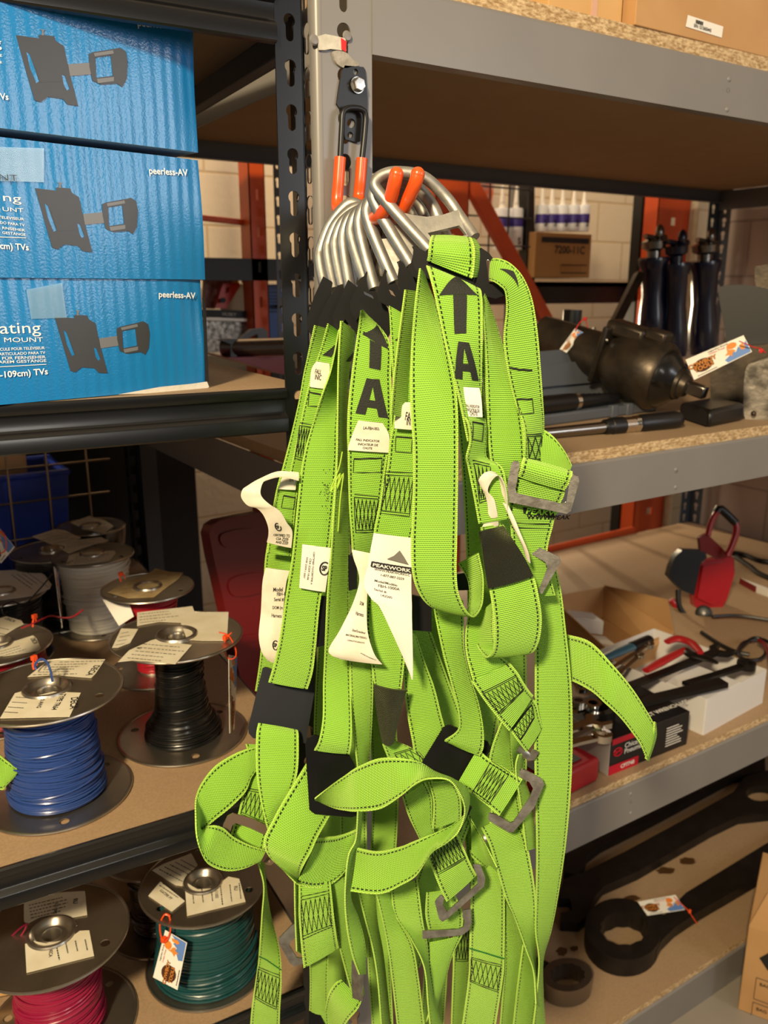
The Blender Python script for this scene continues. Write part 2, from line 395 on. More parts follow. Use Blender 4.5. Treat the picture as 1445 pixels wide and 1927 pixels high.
# ================= shelving =================
def keyhole(x, z, r=0.0068, s=0.0042, l=0.021, n=14):     # round head over a narrower slot
    a0 = math.asin(s/r); out = []
    for k in range(n+1):
        a = -math.pi/2 + a0 + (2*math.pi-2*a0)*k/n; out.append((x+r*math.cos(a), z+r*math.sin(a)))
    for k in range(7):
        a = math.pi - 0 + math.pi*k/6; out.append((x+s*math.cos(a), z-l+s+s*math.sin(a)*1.0))
    return out
def post_face(mb, w, z0, z1, P0, U, N, xh, zs, th=0.0022, r=0.0068, s=0.0042, l=0.021, mi=0):
    me = fill([(0, z0), (w, z0), (w, z1), (0, z1)], [keyhole(xh, z, r, s, l) for z in zs if z0+.03 < z < z1-.03], th)
    U, N = Vector(U), Vector(N); M = Matrix((U, Vector((0, 0, 1)), N)).transposed().to_4x4(); M.translation = Vector(P0)
    mb.merge(me, M, mi); bpy.data.meshes.remove(me)
FY = 0.965
# --- black unit on the left ---
LU = thing('shelving_unit', 'black rivet shelving unit on the left holding blue boxes and wire spools', 'shelf', (0.0, 1.5, 0))
zc = [aY(545, 290 + 0, FY).z + 0.0508*k*0.945 for k in range(-32, 14)]
pb = MB(); post_face(pb, 0.0345, 0, 2.35, (0.4695, FY, 0), (1, 0, 0), (0, -1, 0), 0.0185, zc, r=0.0072, s=0.0048, l=0.022)
post_face(pb, 0.036, 0, 2.35, (0.504, FY+.0, 0), (0, 1, 0), (1, 0, 0), 0.018, zc, th=0.0020)
pb.build('post', M_black, LU, bevel=0.0006)
BY = 2.13
for X, sx in ((0.502, -1),):
    q = MB(); post_face(q, 0.038, 0, 2.35, (X-.0, BY, 0), (1, 0, 0), (0, -1, 0), 0.019, zc); post_face(q, 0.038, 0, 2.35, (X, BY-.038, 0), (0, 1, 0), (-1, 0, 0), 0.019, zc)
    q.build('post', M_black, LU)
q = MB(); post_face(q, 0.036, 0, 2.35, (-0.62, FY, 0), (1, 0, 0), (0, -1, 0), 0.018, zc); q.box(-0.6222, -0.62, FY, FY+.036, 0, 2.35); q.build('post', M_black, LU)
q = MB().box(-0.62, -0.585, BY, BY+.002, 0, 2.35).box(-0.622, -0.62, BY-.036, BY, 0, 2.35); q.build('post', M_black, LU)
def lbeam(z, y, flip=1, x0=-0.62, x1=0.4690):      # stepped channel beam; z is the top edge
    pr = [(0, 0), (-.0035, .0005), (-.006, -.002), (-.0065, -.008), (-.0045, -.0125), (0, -.0145), (0.001, -.030), (-.001, -.033), (-.0065, -.036), (-.008, -.039), (-.008, -.054), (-.006, -.056), (.004, -.056), (.004, -.0535), (-.004, -.0535), (-.004, -.040), (.004, -.034), (.004, -.002)]
    mb = MB(); n = len(pr)
    vs = [Vector((x, y+a*flip, z+b)) for x in (x0, x1) for a, b in pr]
    mb.add(vs, [(i, (i+1) % n, n+(i+1) % n, n+i) for i in range(n)] + [tuple(range(n))[::-1], tuple(range(n, 2*n))])
    return mb
ZL = {'a': 1.98, 'b': 1.530, 'c': 0.967, 'd': 0.602}
for k, z in ZL.items():
    lbeam(z, FY-.001).build('front_beam', M_black, LU)
    lbeam(z, BY-.01, -1, x1=0.50).build('back_beam', M_dkgrey if k == 'a' else M_black, LU)
    MB().box(0.508, 0.512, FY+.02, BY-.02, z-.056, z-.004).box(0.492, 0.508, FY+.02, BY-.02, z-.056, z-.053).build('side_beam', M_dkgrey, LU, bevel=0.001)
    tagm = [M_board, M_under]
    b = MB().box(-0.61, 0.506, FY+.002, BY-.005, z-.016, z-.0005)
    b.m = [0, 0, 0, 0, 1, 0]; b.build('shelf_board', tagm, LU)
# the black unit stands turned 3.5 degrees about its front right corner
Rq = Matrix.Translation((0.504, FY, 0)) @ Matrix.Rotation(math.radians(-3.5), 4, 'Z') @ Matrix.Translation((-0.504, -FY, 0))
for o in LU.children:
    c = o.location.copy(); R = Matrix.Rotation(math.radians(-3.5), 4, 'Z')
    o.data.transform(R); o.location = Rq @ c; WM[o.name] = Matrix.Translation(o.location)
# --- grey unit on the right ---
RU = thing('shelving_unit', 'grey rivet shelving unit on the right with thick particle board shelves', 'shelf', (1.7, 1.5, 0))
zg = [aY(655, 305, FY).z + 0.0508*0.955*k for k in range(-32, 16)]
q = MB(); post_face(q, 0.071, 0, 2.4, (0.5285, FY, 0), (1, 0, 0), (0, -1, 0), 0.0315, zg, r=0.0095, s=0.0058, l=0.028)
post_face(q, 0.034, 0, 2.4, (0.5195, FY+.009, 0), (0, 1, 0), (-1, 0, 0), 0.012, zg, r=0.0085, s=0.0045, l=0.026)
n = 8; vs = []
for k in range(n+1):
    a = math.pi/2*k/n
    for z in (0, 2.4):
        vs.append(Vector((0.5285-.0095*math.cos(a) + .0005, FY+.009-.0095*math.sin(a), z)))
q.add(vs, [(2*k, 2*k+2, 2*k+3, 2*k+1) for k in range(n)])
q.build('post', M_grey, RU)
PX1 = 2.86
q = MB(); post_face(q, 0.055, 0, 2.4, (PX1-.0, BY-.055, 0), (0, 1, 0), (-1, 0, 0), 0.026, zc, r=0.009, s=0.0055, l=0.024)
post_face(q, 0.055, 0, 2.4, (PX1-.055, BY, 0), (1, 0, 0), (0, -1, 0), 0.026, zc, r=0.009, s=0.0055, l=0.024)
q.build('post', mat('blue_grey_steel', '46505c', 0.45, 0.0), RU)
q = MB().box(PX1-.055, PX1, FY, FY+.002, 0, 2.4).box(PX1, PX1+.002, FY, FY+.055, 0, 2.4); q.build('post', M_grey, RU)
q = MB().box(.60, .655, BY, BY+.002, 0, 2.4).box(.598, .60, BY-.055, BY, 0, 2.4); q.build('post', M_dkgrey, RU)
X0 = 0.5995
M_grey2 = mat('blue_grey_beam', '6b7078', 0.5, 0.0)
for k, (zt, zb, zd) in {'a': (2.009, 1.9295, .022), 'b': (1.3725, 1.290, .020), 'c': (0.7055, 0.617, .017), 'd': (0.090, 0.0, .016)}.items():
    f = MB().box(X0, PX1, FY-.002, FY+.0005, zb, zt-.004)
    f.tube([(X0, FY+.003, zt-.004), (PX1, FY+.003, zt-.004)], 0.005, 12)
    f.box(X0, PX1, FY, FY+.02, zb, zb+.002)
    fb = f.build('front_beam', M_grey, RU)
    rv = MB(); hl = MB()
    for (px, py) in {'a': ((1372, 149), (1368, 206)), 'b': ((1272, 884), (1271, 917)), 'c': ((1187, 1494), (1187, 1530)), 'd': ()}[k]:
        P = aY(px, py, FY-.002); rv.lathe([(0.0001, -.0022), (.0022, -.002), (.0038, -.001), (.0044, 0)], P, (0, 1, 0), 16)
    if rv.v: rv.build('rivet', M_grey, fb)
    if k != 'd':
        px, py = {'a': (1370, 170), 'b': (1273, 887), 'c': (1187, 1509)}[k]; P = aY(px, py, FY-.0023)
        if k == 'b': P.z += 0.0
        hl.lathe([(.0036, -.0001), (.0036, .002)], P, (0, 1, 0), 14).lathe([(.0001, 0.0005), (.0034, 0.0005)], P, (0, 1, 0), 14); hl.build('bolt_hole', M_ink, fb)
    MB().box(X0, PX1, BY-.003, BY, zb+.036, zt+.0, ).box(X0, PX1, BY-.02, BY, zb+.036, zb+.038).build('back_beam', M_grey2, RU)
    MB().box(X0-.012, X0-.009, FY+.01, BY, zb, zt-.002).build('side_beam', M_grey, RU)
    MB().box(PX1-.004, PX1-.001, FY+.01, BY, zb+.01, zt-.002).build('side_beam', M_grey2, RU)
    b = MB().box(X0-.008, PX1-.004, FY+.0035, BY-.003, zt, zt+zd); b.m = [0, 0, 2, 0, 1, 0]
    b.build('shelf_board', [M_board, M_under, M_osb], RU, smooth=False)
ZR = {'a': 2.031, 'b': 1.3925, 'c': 0.7225, 'd': 0.106}
# ================= small print helpers =================
def bars(mb, rib, rows, W=0.045, lift=0.0012, h=0.0009, mi=0):     # rows of unreadably small print: (u0, u1, v) in ribbon space
    for u0, u1, v in rows:
        u = u0
        while u < u1-0.01:
            w = random.uniform(.03, .09)*0.045/W; e = min(u+w, u1)
            rib.poly(mb, [(u, v), (e, v), (e, v+h), (u, v+h)], lift, mi, n=2); u = e + 0.012*0.045/W
def card(TL, TR, BR, BL, D, Db=None):      # flat card from its four corners
    D = D if isinstance(D, (tuple, list)) else (D,)*4
    r = Ribbon([(TL[0], TL[1], TR[0], TR[1], D[0]), (BL[0], BL[1], BR[0], BR[1], D[3])], width=0, k=4, bulge=0)
    A = [aD(*TL, D[0]), aD(*BL, D[3])]; B = [aD(*TR, D[1]), aD(*BR, D[2])]
    r.A = [A[0].lerp(A[1], t/4) for t in range(5)]; r.B = [B[0].lerp(B[1], t/4) for t in range(5)]
    r.S = [((A[1]+B[1])/2-(A[0]+B[0])/2).length*t/4 for t in range(5)]; r.L = r.S[-1]
    n = (B[0]-A[0]).cross(A[1]-A[0]).normalized()
    if n.dot(CAM-A[0]) < 0: n = -n
    r.N = [n]*5; r.W = ((A[0]-B[0]).length + (A[1]-B[1]).length)/2
    return r
M_tb = mat('logo_brown', '4a2a14', 0.5); M_to = mat('logo_orange', 'd98a3a', 0.5); M_sky = mat('print_blue', '5f86c9', 0.5); M_sun = mat('print_sun_orange', 'ee8532', 0.5); M_tred = mat('print_red', 'b3322a', 0.5)
def rpoly(mb, r, pts, lift, mi):
    mb.add([r.P(u, v, lift) for u, v in pts], [tuple(range(len(pts)))], mi=mi)
def hang_tag(label, corners, D, zipcol=None, ziploop=None, holder=None, group='white price hang tags'):
    r = card(*corners, D); L = r.L; W = r.W
    mb = MB(); r.mesh(mb, 0.0006); o = mb.build('price_tag', M_white, None); tag(o, label, 'tag')
    p = MB()
    def v(a): return a*L
    rpoly(p, r, [(0.23+.17*math.cos(a*math.pi/8), v(0.55+.30*math.sin(a*math.pi/8))) for a in range(16)], .0007, 1)
    rpoly(p, r, [(0.60, v(.97)), (.57, v(.80)), (.66, v(.70)), (.72, v(.52)), (.78, v(.66)), (.84, v(.45)), (.90, v(.6)), (.99, v(.3)), (.99, v(.97))], .0007, 3)
    rpoly(p, r, [(0.76+.085*math.cos(a*math.pi/6), v(0.27+.16*math.sin(a*math.pi/6))) for a in range(12)], .0009, 4)
    rpoly(p, r, [(.60, v(.62)), (.66, v(.50)), (.67, v(.30)), (.70, v(.42)), (.76, v(.48)), (.79, v(.60)), (.73, v(.62)), (.70, v(.78)), (.66, v(.64))], .0011, 2)
    rpoly(p, r, [(.86, v(.62)), (.88, v(.40)), (.93, v(.36)), (.95, v(.62)), (.91, v(.72))], .0011, 2)
    for t, vv in (('COWBOY', .52), ('TOOLS', .74)):
        for mi, b, lf in ((1, .07, .0010), (2, .015, .0014)):
            r.text(p, t, .23, v(vv), W*.105, b, lf, align='CENTER', mi=mi, W=W)
    r.text(p, 'Legendary Brands', .38, v(.13), W*.048, .01, .0009, mi=0, W=W); r.text(p, 'Outlaw Prices', .38, v(.25), W*.048, .01, .0009, mi=5, W=W)
    bars(p, r, [(.08, .42, v(.92))], W=W, h=L*.03)
    p.build('print', [M_ink, M_tb, M_to, M_sky, M_sun, M_tred], o)
    return o, r
def zip_tie(label, px, D, r=0.0016, m=None, head=None, depths=None):
    P = [aD(x, y, d) for (x, y), d in zip(px, depths or [D]*len(px))]
    o = MB().tube(P, r, 6, smooth=5, flat=0.6).build('zip_tie', m or M_zip, None); tag(o, label, 'zip tie')
    if head:
        h = aD(*head, D); MB().box(-.004, .004, -.003, .003, -.0035, .0035, Matrix.Translation(h) @ Matrix.Rotation(.5, 4, 'Z')).build('lock_head', m or M_zip, o, bevel=.0008)
    return o

# ================= blue television-mount boxes =================
def blue_mat():
    m = mat('glossy_blue_carton', '1378bd', 0.3, 0, spec=0.45, coat=0.55); nt = m.node_tree; b = nt.nodes['Principled BSDF']
    tc = nt.nodes.new('ShaderNodeTexCoord'); mp = nt.nodes.new('ShaderNodeMapping'); mp.inputs['Rotation'].default_value = (0, 0, -0.17)
    nt.links.new(tc.outputs['Object'], mp.inputs[0])
    w = nt.nodes.new('ShaderNodeTexWave'); w.inputs['Scale'].default_value = 22; w.inputs['Distortion'].default_value = 1.2; w.inputs['Detail'].default_value = 1; w.inputs['Detail Scale'].default_value = 0.6
    nt.links.new(mp.outputs[0], w.inputs[0])
    n = nt.nodes.new('ShaderNodeTexNoise'); n.inputs['Scale'].default_value = 420; nt.links.new(tc.outputs['Object'], n.inputs[0])
    n2 = nt.nodes.new('ShaderNodeTexNoise'); n2.inputs['Scale'].default_value = 9; nt.links.new(tc.outputs['Object'], n2.inputs[0])
    h = mnode(nt, 'ADD', mnode(nt, 'MULTIPLY', w.outputs[0], mnode(nt, 'MULTIPLY', n2.outputs[0], 0.9)), mnode(nt, 'MULTIPLY', n.outputs[0], 0.35))
    bp = nt.nodes.new('ShaderNodeBump'); bp.inputs['Strength'].default_value = 0.55; bp.inputs['Distance'].default_value = 0.0012
    nt.links.new(h, bp.inputs['Height']); nt.links.new(bp.outputs[0], b.inputs['Normal']); nt.links.new(bp.outputs[0], b.inputs['Coat Normal'])
    return m
M_blue = blue_mat()
M_bwhite = mat('white_print', 'e9eef2', 0.35); M_mount = mat('printed_charcoal', '3a3b40', 0.35); M_mount2 = mat('printed_mid_grey', '6e7076', 0.35); M_pbl = mat('printed_blue_gap', '1b7fc2', 0.3)
M_tape = mat('clear_packing_tape', '9cc7e6', 0.08, 0, alpha=0.28, coat=1.0)
BA = aZ(0, 762, 1.5305); BB = aZ(389, 728, 1.5305); bn = (BB-BA).cross(Vector((0, 0, 1))).normalized(); bu = (BB-BA).normalized(); bn = bn if bn.y < 0 else -bn
def bluebox(label, pr, zb, zt, off, logo, mount, crush, lower_right):
    """pr: pixel right edge; off: how far this box sits in front of the bottom one"""
    P0 = BA + bn*off
    R = aP(pr[0], pr[1], P0, bn); R = P0 + bu*((R-P0).dot(bu))
    Lx = R - bu*0.62
    t = thing('cardboard_box', label, 'box', ((R+Lx)/2 - bn*.13)*1, 'blue boxes stacked on the black shelf'); t.location.z = zb; WM[t.name] = Matrix.Translation(t.location)
    mb = MB(); nx, nz = 40, 10; dep = 0.26
    def fr(i, j):      # front face with softly crushed right end
        a = i/nx; c = j/nz; p = Lx.lerp(R, a); p.z = zb+(zt-zb)*c
        d = 0
        if a > .93:
            d = -crush*((a-.93)/.07)**2*(0.6+0.4*math.sin(c*5+crush*900))
        p = p + bn*(d + 0.0012*math.sin(c*math.pi))
        if a > .985: p = p - bu*crush*.5*(1-c if crush > .003 else c)
        return p
    for j in range(nz+1):
        for i in range(nx+1): mb.v.append(fr(i, j)); mb.uv.append((0, 0))
    for j in range(nz):
        for i in range(nx): mb.f.append((j*(nx+1)+i, j*(nx+1)+i+1, (j+1)*(nx+1)+i+1, (j+1)*(nx+1)+i)); mb.m.append(0)
    n0 = len(mb.v)
    for j in (0, nz):
        for i in range(nx+1): mb.v.append(fr(i, j) - bn*dep); mb.uv.append((0, 0))
    for j, o in ((0, n0), (nz, n0+nx+1)):
        for i in range(nx): mb.f.append((j*(nx+1)+i, j*(nx+1)+i+1, o+i+1, o+i)); mb.m.append(1 if j == 0 else 0)
    for i in range(nx): mb.f.append((n0+i, n0+i+1, n0+nx+1+i+1, n0+nx+1+i)); mb.m.append(0)
    for i in (0, nx):
        mb.f.append(tuple(j*(nx+1)+i for j in range(nz+1)) + (n0+nx+1+i, n0+i)); mb.m.append(0)
    mb.build('carton', [M_blue, mat('carton_underside', 'b9c4c9', 0.6)], t)
    fp = P0 + bn*0.0016
    def W(x, y): return aP(x, y, fp, bn)
    lg = MB(); a, b = W(*logo[0]), W(*logo[1]); text(lg, 'peerless-AV', a, b-a, Vector((0, 0, 1)), (b-a).length*.192, 0.018, lift=0.0005, sx=1)
    lg.build('brand_print', M_bwhite, t)
    # the pictured wall mount: silhouette and its pieces, printed flat
    (ox, oy), sc, sh = mount          # pixel origin of the picture and scale
    def q(pts): return [(ox + x*sc + sh*0*y, oy + y*sc + x*sh*sc) for x, y in pts]
    k = MB()
    flat(k, q([(0, 0), (44, 3), (42, -2), (46, -4), (72, -3), (74, 3), (76, 6), (86, 12), (90, 14), (100, 60), (104, 75), (117, 125), (97, 124), (88, 114), (60, 112), (46, 123), (35, 120), (20, 70)]), fp, bn, .0003, holes=[q([(19, 29), (26, 35), (44, 84), (38, 88), (26, 60)]), q([(86, 68), (92, 70), (101, 94), (96, 98), (90, 88)])], mi=0)
    k.box(-.0001, .0001, -.0001, .0001, -.0001, .0001, Matrix.Translation(W(ox, oy)))
    flat(k, q([(33, 45), (72, 40), (84, 82), (45, 86)]), fp, bn, .0003, mi=0, push=.0002)
    flat(k, q([(98, 48), (140, 42), (142, 64), (102, 70)]), fp, bn, .0003, mi=1, push=.0002)
    flat(k, q([(137, 26), (145, 22), (180, 14), (196, 10), (206, 16), (210, 36), (208, 68), (200, 84), (190, 78), (160, 82), (144, 76), (138, 50)]), fp, bn, .0003, holes=[q([(149, 32), (178, 26), (182, 64), (151, 70)])], mi=0, push=.0003)
    flat(k, q([(146, 24), (182, 16), (184, 22), (148, 30)]), fp, bn, .0003, mi=1, push=.0006)
    flat(k, q([(152, 72), (184, 66), (184, 74), (154, 80)]), fp, bn, .0003, mi=1, push=.0006)
    flat(k, q([(45, -14), (55, -14), (52, -11), (53, -3), (48, -3), (49, -11)]), fp, bn, .0003, mi=1, push=.0003)
    k.build('product_picture', [M_mount, M_mount2], t)
    return t, W, fp
b1, W1, f1 = bluebox('blue glossy box at the bottom of the stack, reading ating above MOUNT', (389, 700), 1.5305, 1.662, 0.0, ((298, 559), (371, 562)), ((103, 596), 0.85, -0.0), .004, (0, 0))
b2, W2, f2 = bluebox('blue glossy box in the middle of the stack, with creased front and ng text', (381, 400), 1.6625, 1.800, 0.003, ((280, 327), (357, 331)), ((66, 354), 0.92, 0.05), .0025, (0, 0))
b3, W3, f3 = bluebox('blue glossy box on top of the stack with a crushed right corner', (371, 150), 1.808, 1.962, 0.006, ((258, 49), (340, 56)), ((30, 66), 1.0, 0.07), .006, (0, 0))
def prt(t, W, items, name='print', m=None):
    mb = MB()
    for s, (x0, y0), (x1, y1), size, bold in items:
        a, b = W(x0, y0), W(x1, y1); text(mb, s, a, b-a, Vector((0, 0, 1)), size, bold, lift=.0004)
        # fit the run between the two pixels
        n = len(mb.v)
    mb.build(name, m or M_bwhite, t)
def fit(mb, W, s, p0, p1, hpx, bold=0.01):
    """one line of print running from pixel p0 to pixel p1, capital height hpx"""
    a, b = W(*p0), W(*p1); me = textmesh(s, 1.0, bold); xs = [v.co.x for v in me.vertices]; w = max(xs)-min(xs); x0 = min(xs)
    hz = (W(p0[0], p0[1]-hpx)-a).length/0.72; U = (b-a).normalized(); sx = (b-a).length/w; V = Vector((0, 0, 1)); N = bn
    mb.add([a + U*(v.co.x-x0)*sx + V*v.co.y*hz + N*.0005 for v in me.vertices], [tuple(p.vertices) for p in me.polygons]); bpy.data.meshes.remove(me)
m1 = MB()
fit(m1, W1, 'ating', (0, 628), (77, 626), 22, 0.0); fit(m1, W1, 'MOUNT', (8, 644), (81, 643), 9, 0.0)
fit(m1, W1, 'CULE POUR TELEVISEUR', (0, 660), (84, 657), 5.5); fit(m1, W1, 'ARTICULADO PARA TV', (-2, 669), (85, 666), 5.5)
fit(m1, W1, 'FÜR FERNSEHER', (4, 677), (86, 674), 5.5); fit(m1, W1, 'AREM GESTÄNGE', (-3, 684), (87, 681), 5.5)
fit(m1, W1, '-109cm) TVs', (0, 711), (90, 704), 12, 0.02)
flat(m1, [(-40, 692), (87, 685), (87, 686.2), (-40, 693.2)], f1, bn, .0003, push=.0003)
m1.build('print', M_bwhite, b1)
m2 = MB(); fit(m2, W2, 'ng', (6, 378), (40, 381), 15, 0.0); fit(m2, W2, 'UNT', (5, 397), (44, 400), 8, 0.0)
fit(m2, W2, 'TELEVISEUR', (-3, 411), (45, 415), 5); fit(m2, W2, 'DO PARA TV', (0, 421), (46, 426), 5); fit(m2, W2, 'RNSEHER', (4, 431), (47, 436), 5); fit(m2, W2, 'GESTANGE', (4, 440), (48, 444), 5)
fit(m2, W2, 'cm) TVs', (0, 468), (54, 471), 12, 0.02); flat(m2, [(-40, 444), (49, 447), (49, 448.2), (-40, 445.2)], f2, bn, .0003, push=.0003)
m2.build('print', M_bwhite, b2)
m3 = MB(); fit(m3, W3, 'INT', (-8, 338), (34, 341), 12, -0.005); m3.build('model_print', M_mount, b2)
m3 = MB(); fit(m3, W3, 'Vs', (0, 187), (16, 188), 12, 0.02); fit(m3, W3, 'g', (-12, 88), (3, 89), 18, 0.0); fit(m3, W3, 'E', (0, 107), (4, 107), 5, 0); fit(m3, W3, 'R', (0, 120), (4, 120), 5, 0); m3.build('print', M_bwhite, b3)
mt = MB(); flat(mt, [(49, 545), (116, 532), (125, 598), (58, 600)], f1, bn, .0003, push=.0009); mt.build('clear_tape', M_tape, b1)
mt = MB(); flat(mt, [(-30, 276), (82, 279), (82, 343), (-30, 340)], f2, bn, .0003, push=.0009); mt.build('clear_tape', M_tape, b2)
# torn white corner under the bottom box front
mt = MB(); flat(mt, [(222, 742), (300, 728), (360, 722), (388, 718), (392, 728), (380, 736), (300, 739)], f1, bn, .0012, push=.002); mt.build('torn_corner', mat('torn_white_paper', 'd5d4d0', 0.7, bump=0.5, bscale=90), b1)
mt = MB(); flat(mt, [(381, 560), (386, 566), (392, 718), (386, 718), (384, 640), (383, 600)], f1, bn, .002, push=.0012); mt.build('torn_edge', M_ink, b1)

# ================= wire spools =================
def flange(mb, P, R, holes, n=56, th=.0012, rim=.0022, hub=0.33, flip=1):
    hs = [circ(R*.80*math.cos(a), R*.80*math.sin(a), R*.065, n=16) for a in holes]
    hs.append(circ(0, 0, R*hub*0.98, n=30))
    me = fill(circ(0, 0, R, n=n), hs, th); mb.merge(me, Matrix.Translation(P)); bpy.data.meshes.remove(me)
    mb.tube([P + Vector((R*math.cos(2*math.pi*k/n), R*math.sin(2*math.pi*k/n), -th/2)) for k in range(n)], rim, 8, True)
    r = R*hub   # pressed hub cup with the axle hole
    mb.lathe([(r*1.02, -th), (r*1.0, .0012*flip), (r*.94, .0046*flip), (r*.86, .0056*flip), (r*.78, .0040*flip), (r*.70, -.001*flip), (r*.60, -.004*flip), (r*.50, -.004*flip), (r*.44, -.0015*flip), (r*.40, -.001*flip), (r*.36, -.004*flip), (r*.35, -.03*flip)], P, (0, 0, 1), 36)
    mb.lathe([(r*.34, -.028), (1e-4, -.028)], P, (0, 0, 1), 20)
def spool(label, P, R, h, col, wr, prof, holes=(.4, 2.5, 4.6), rough=0.3, name=None, seed=1, seg=36, loose=0.0, label_group='metal wire spools', tilt=0):
    P = Vector(P); rd = random.Random(seed)
    t = thing('wire_spool', label, 'spool', P, None)
    b = MB(); flange(b, P+Vector((0, 0, .0024)), R, holes, flip=1); b.build('bottom_flange', M_spool, t)
    b = MB(); flange(b, P+Vector((0, 0, h)), R, [a+.9 for a in holes]); tf = b.build('top_flange', M_spool, t)
    MB().lathe([(R*.30, .003), (R*.30, h-.003)], P, seg=28).build('core', M_spool, t)
    # wound wire: an irregular helix that follows the profile
    pts = []; z0, z1 = .005, h-.004; turns = int((z1-z0)/(wr*1.95)); N = turns*seg
    ph = [rd.uniform(0, 6.28) for _ in range(4)]
    def rad(f): 
        for (a, ra), (c, rc) in zip(prof, prof[1:]):
            if f <= c: return (ra + (rc-ra)*(f-a)/(c-a))*R
        return prof[-1][1]*R
    jt = [rd.gauss(0, 1) for _ in range(turns+3)]; tl = [rd.gauss(0, 1) for _ in range(turns+3)]
    for i in range(N+1):
        f = i/N; a = 2*math.pi*i/seg; k = i//seg; g = i/seg-k
        j = jt[k]*(1-g)+jt[k+1]*g; q = tl[k]*(1-g)+tl[k+1]*g
        r = rad(f) + j*wr*.28 + loose*wr*(.5+.5*math.sin(a+ph[0]))*j
        z = z0 + (z1-z0)*f + wr*(0.9+loose)*q*math.sin(a+ph[1]) + wr*1.3*math.sin(a+ph[2])
        pts.append(P + Vector((r*math.cos(a), r*math.sin(a), min(max(z, z0), z1))))
    m = mat('wire_'+col, col, rough, 0, spec=0.5, coat=0.3)
    w = MB(); w.tube(pts, wr, 6, up=Vector((1, 0, 0)))
    w.lathe([(rad(f/12)-wr*1.2, z0+(z1-z0)*f/12) for f in range(13)], P, seg=36)
    w.build('wire_winding', m, t)
    if loose or seed % 2:
        w = MB()
        for q in range(4):
            a0 = rd.uniform(3.4, 5.2); zz = rd.uniform(.15, .8)*h; pr = []
            for i in range(15):
                f = i/14; a = a0 - 1.5 + 3*f; z = zz + (.10*h)*(f-.5)*rd.choice((1, 1, 1.0))
                pr.append(P + Vector(((rad(z/h)+wr*1.5)*math.cos(a), (rad(z/h)+wr*1.5)*math.sin(a), z)))
            w.tube(pr, wr, 6, smooth=2)
        w.build('stray_wire', m, t)
    return t, tf, P + Vector((0, 0, h+.0006))
M_spool = mat('tinned_spool_metal', 'aba397', 0.32, 0.95, col2='c0b8ac', scale=18, bump=0.06, bscale=25)
def top_label(tf, Pt, px, lines=(), m=None, name='paper_label', lift=0.0, dirpx=None, n_rows=5):
    """paper label on a flange; px outline; lines of (text, px start, px end, size); grey rows of tiny print inside"""
    N = Vector((0, 0, 1)); P0 = Pt + N*(.0006+lift)
    mb = MB(); flat(mb, px, P0, N, .0004, push=.0004); o = mb.build(name, m or M_cream, tf)
    ik = MB(); W = lambda x, y: aP(x, y, P0+N*.0006, N)
    for s, a, b, sz in lines:
        A, B = W(*a), W(*b); U = B-A; text(ik, s, A, U, N.cross(U), sz, .02, lift=.0003)
    # rows
    if dirpx:
        (x0, y0), (x1, y1), (x2, y2) = dirpx     # row start corner, row end, last row start
        for k in range(n_rows):
            f = k/max(n_rows-1, 1); s = Vector((x0+(x2-x0)*f, y0+(y2-y0)*f, 0)); e = s + Vector((x1-x0, y1-y0, 0))*random.uniform(.6, 1)
            g = 0
            while g < 1:
                w = random.uniform(.04, .12); A = W(*(s.lerp(e, g)).xy); B = W(*(s.lerp(e, min(g+w, 1))).xy); U = (B-A).normalized(); V = N.cross(U)*.0008
                ik.add([A-V+N*.0002, B-V+N*.0002, B+V+N*.0002, A+V+N*.0002], [(0, 1, 2, 3)]); g += w+.03
    if ik.v: ik.build('label_print', M_ink, o)
    return o
Zc, Zd = 0.9675, 0.6025
# -- black wire, nearest centre
t, tf, Pt = spool('wire spool of thin black wire with flaring loose coils, beside the red case', aZ(345, 1380, Zc), 0.0985, .168, '131314', .0011, [(0, .60), (.12, .56), (.25, .42), (.6, .36), (1, .36)], seed=3, loose=.9)
top_label(tf, Pt, [(258, 1153), (362, 1141), (366, 1152), (430, 1152), (427, 1206), (380, 1206), (352, 1204), (340, 1172), (300, 1170), (258, 1178)], dirpx=((262, 1156), (340, 1148), (263, 1172)), n_rows=4)
top_label(tf, Pt, [(222, 1246), (243, 1224), (270, 1212), (285, 1205), (300, 1202), (345, 1212), (361, 1214), (330, 1250), (250, 1243)], dirpx=((240, 1238), (330, 1246), (270, 1212)), lines=(('RU', (256, 1220), (272, 1224), .006),), n_rows=5)
top_label(tf, Pt, [(211, 1219), (228, 1183), (260, 1184), (245, 1210), (222, 1219)], dirpx=((218, 1214), (240, 1210), (228, 1192)), n_rows=4)
hang_tag('white hang tag edge-on, hanging from the rim of the black wire spool', ((432, 1380), (430, 1232), (446, 1236), (441, 1372)), (1.262, 1.262, 1.30, 1.30))
zip_tie('orange zip tie looped through the rim of the black wire spool', [(412, 1190), (430, 1196), (443, 1220), (443, 1236), (432, 1240), (422, 1225), (424, 1204), (436, 1190)], 1.262, head=(424, 1200))
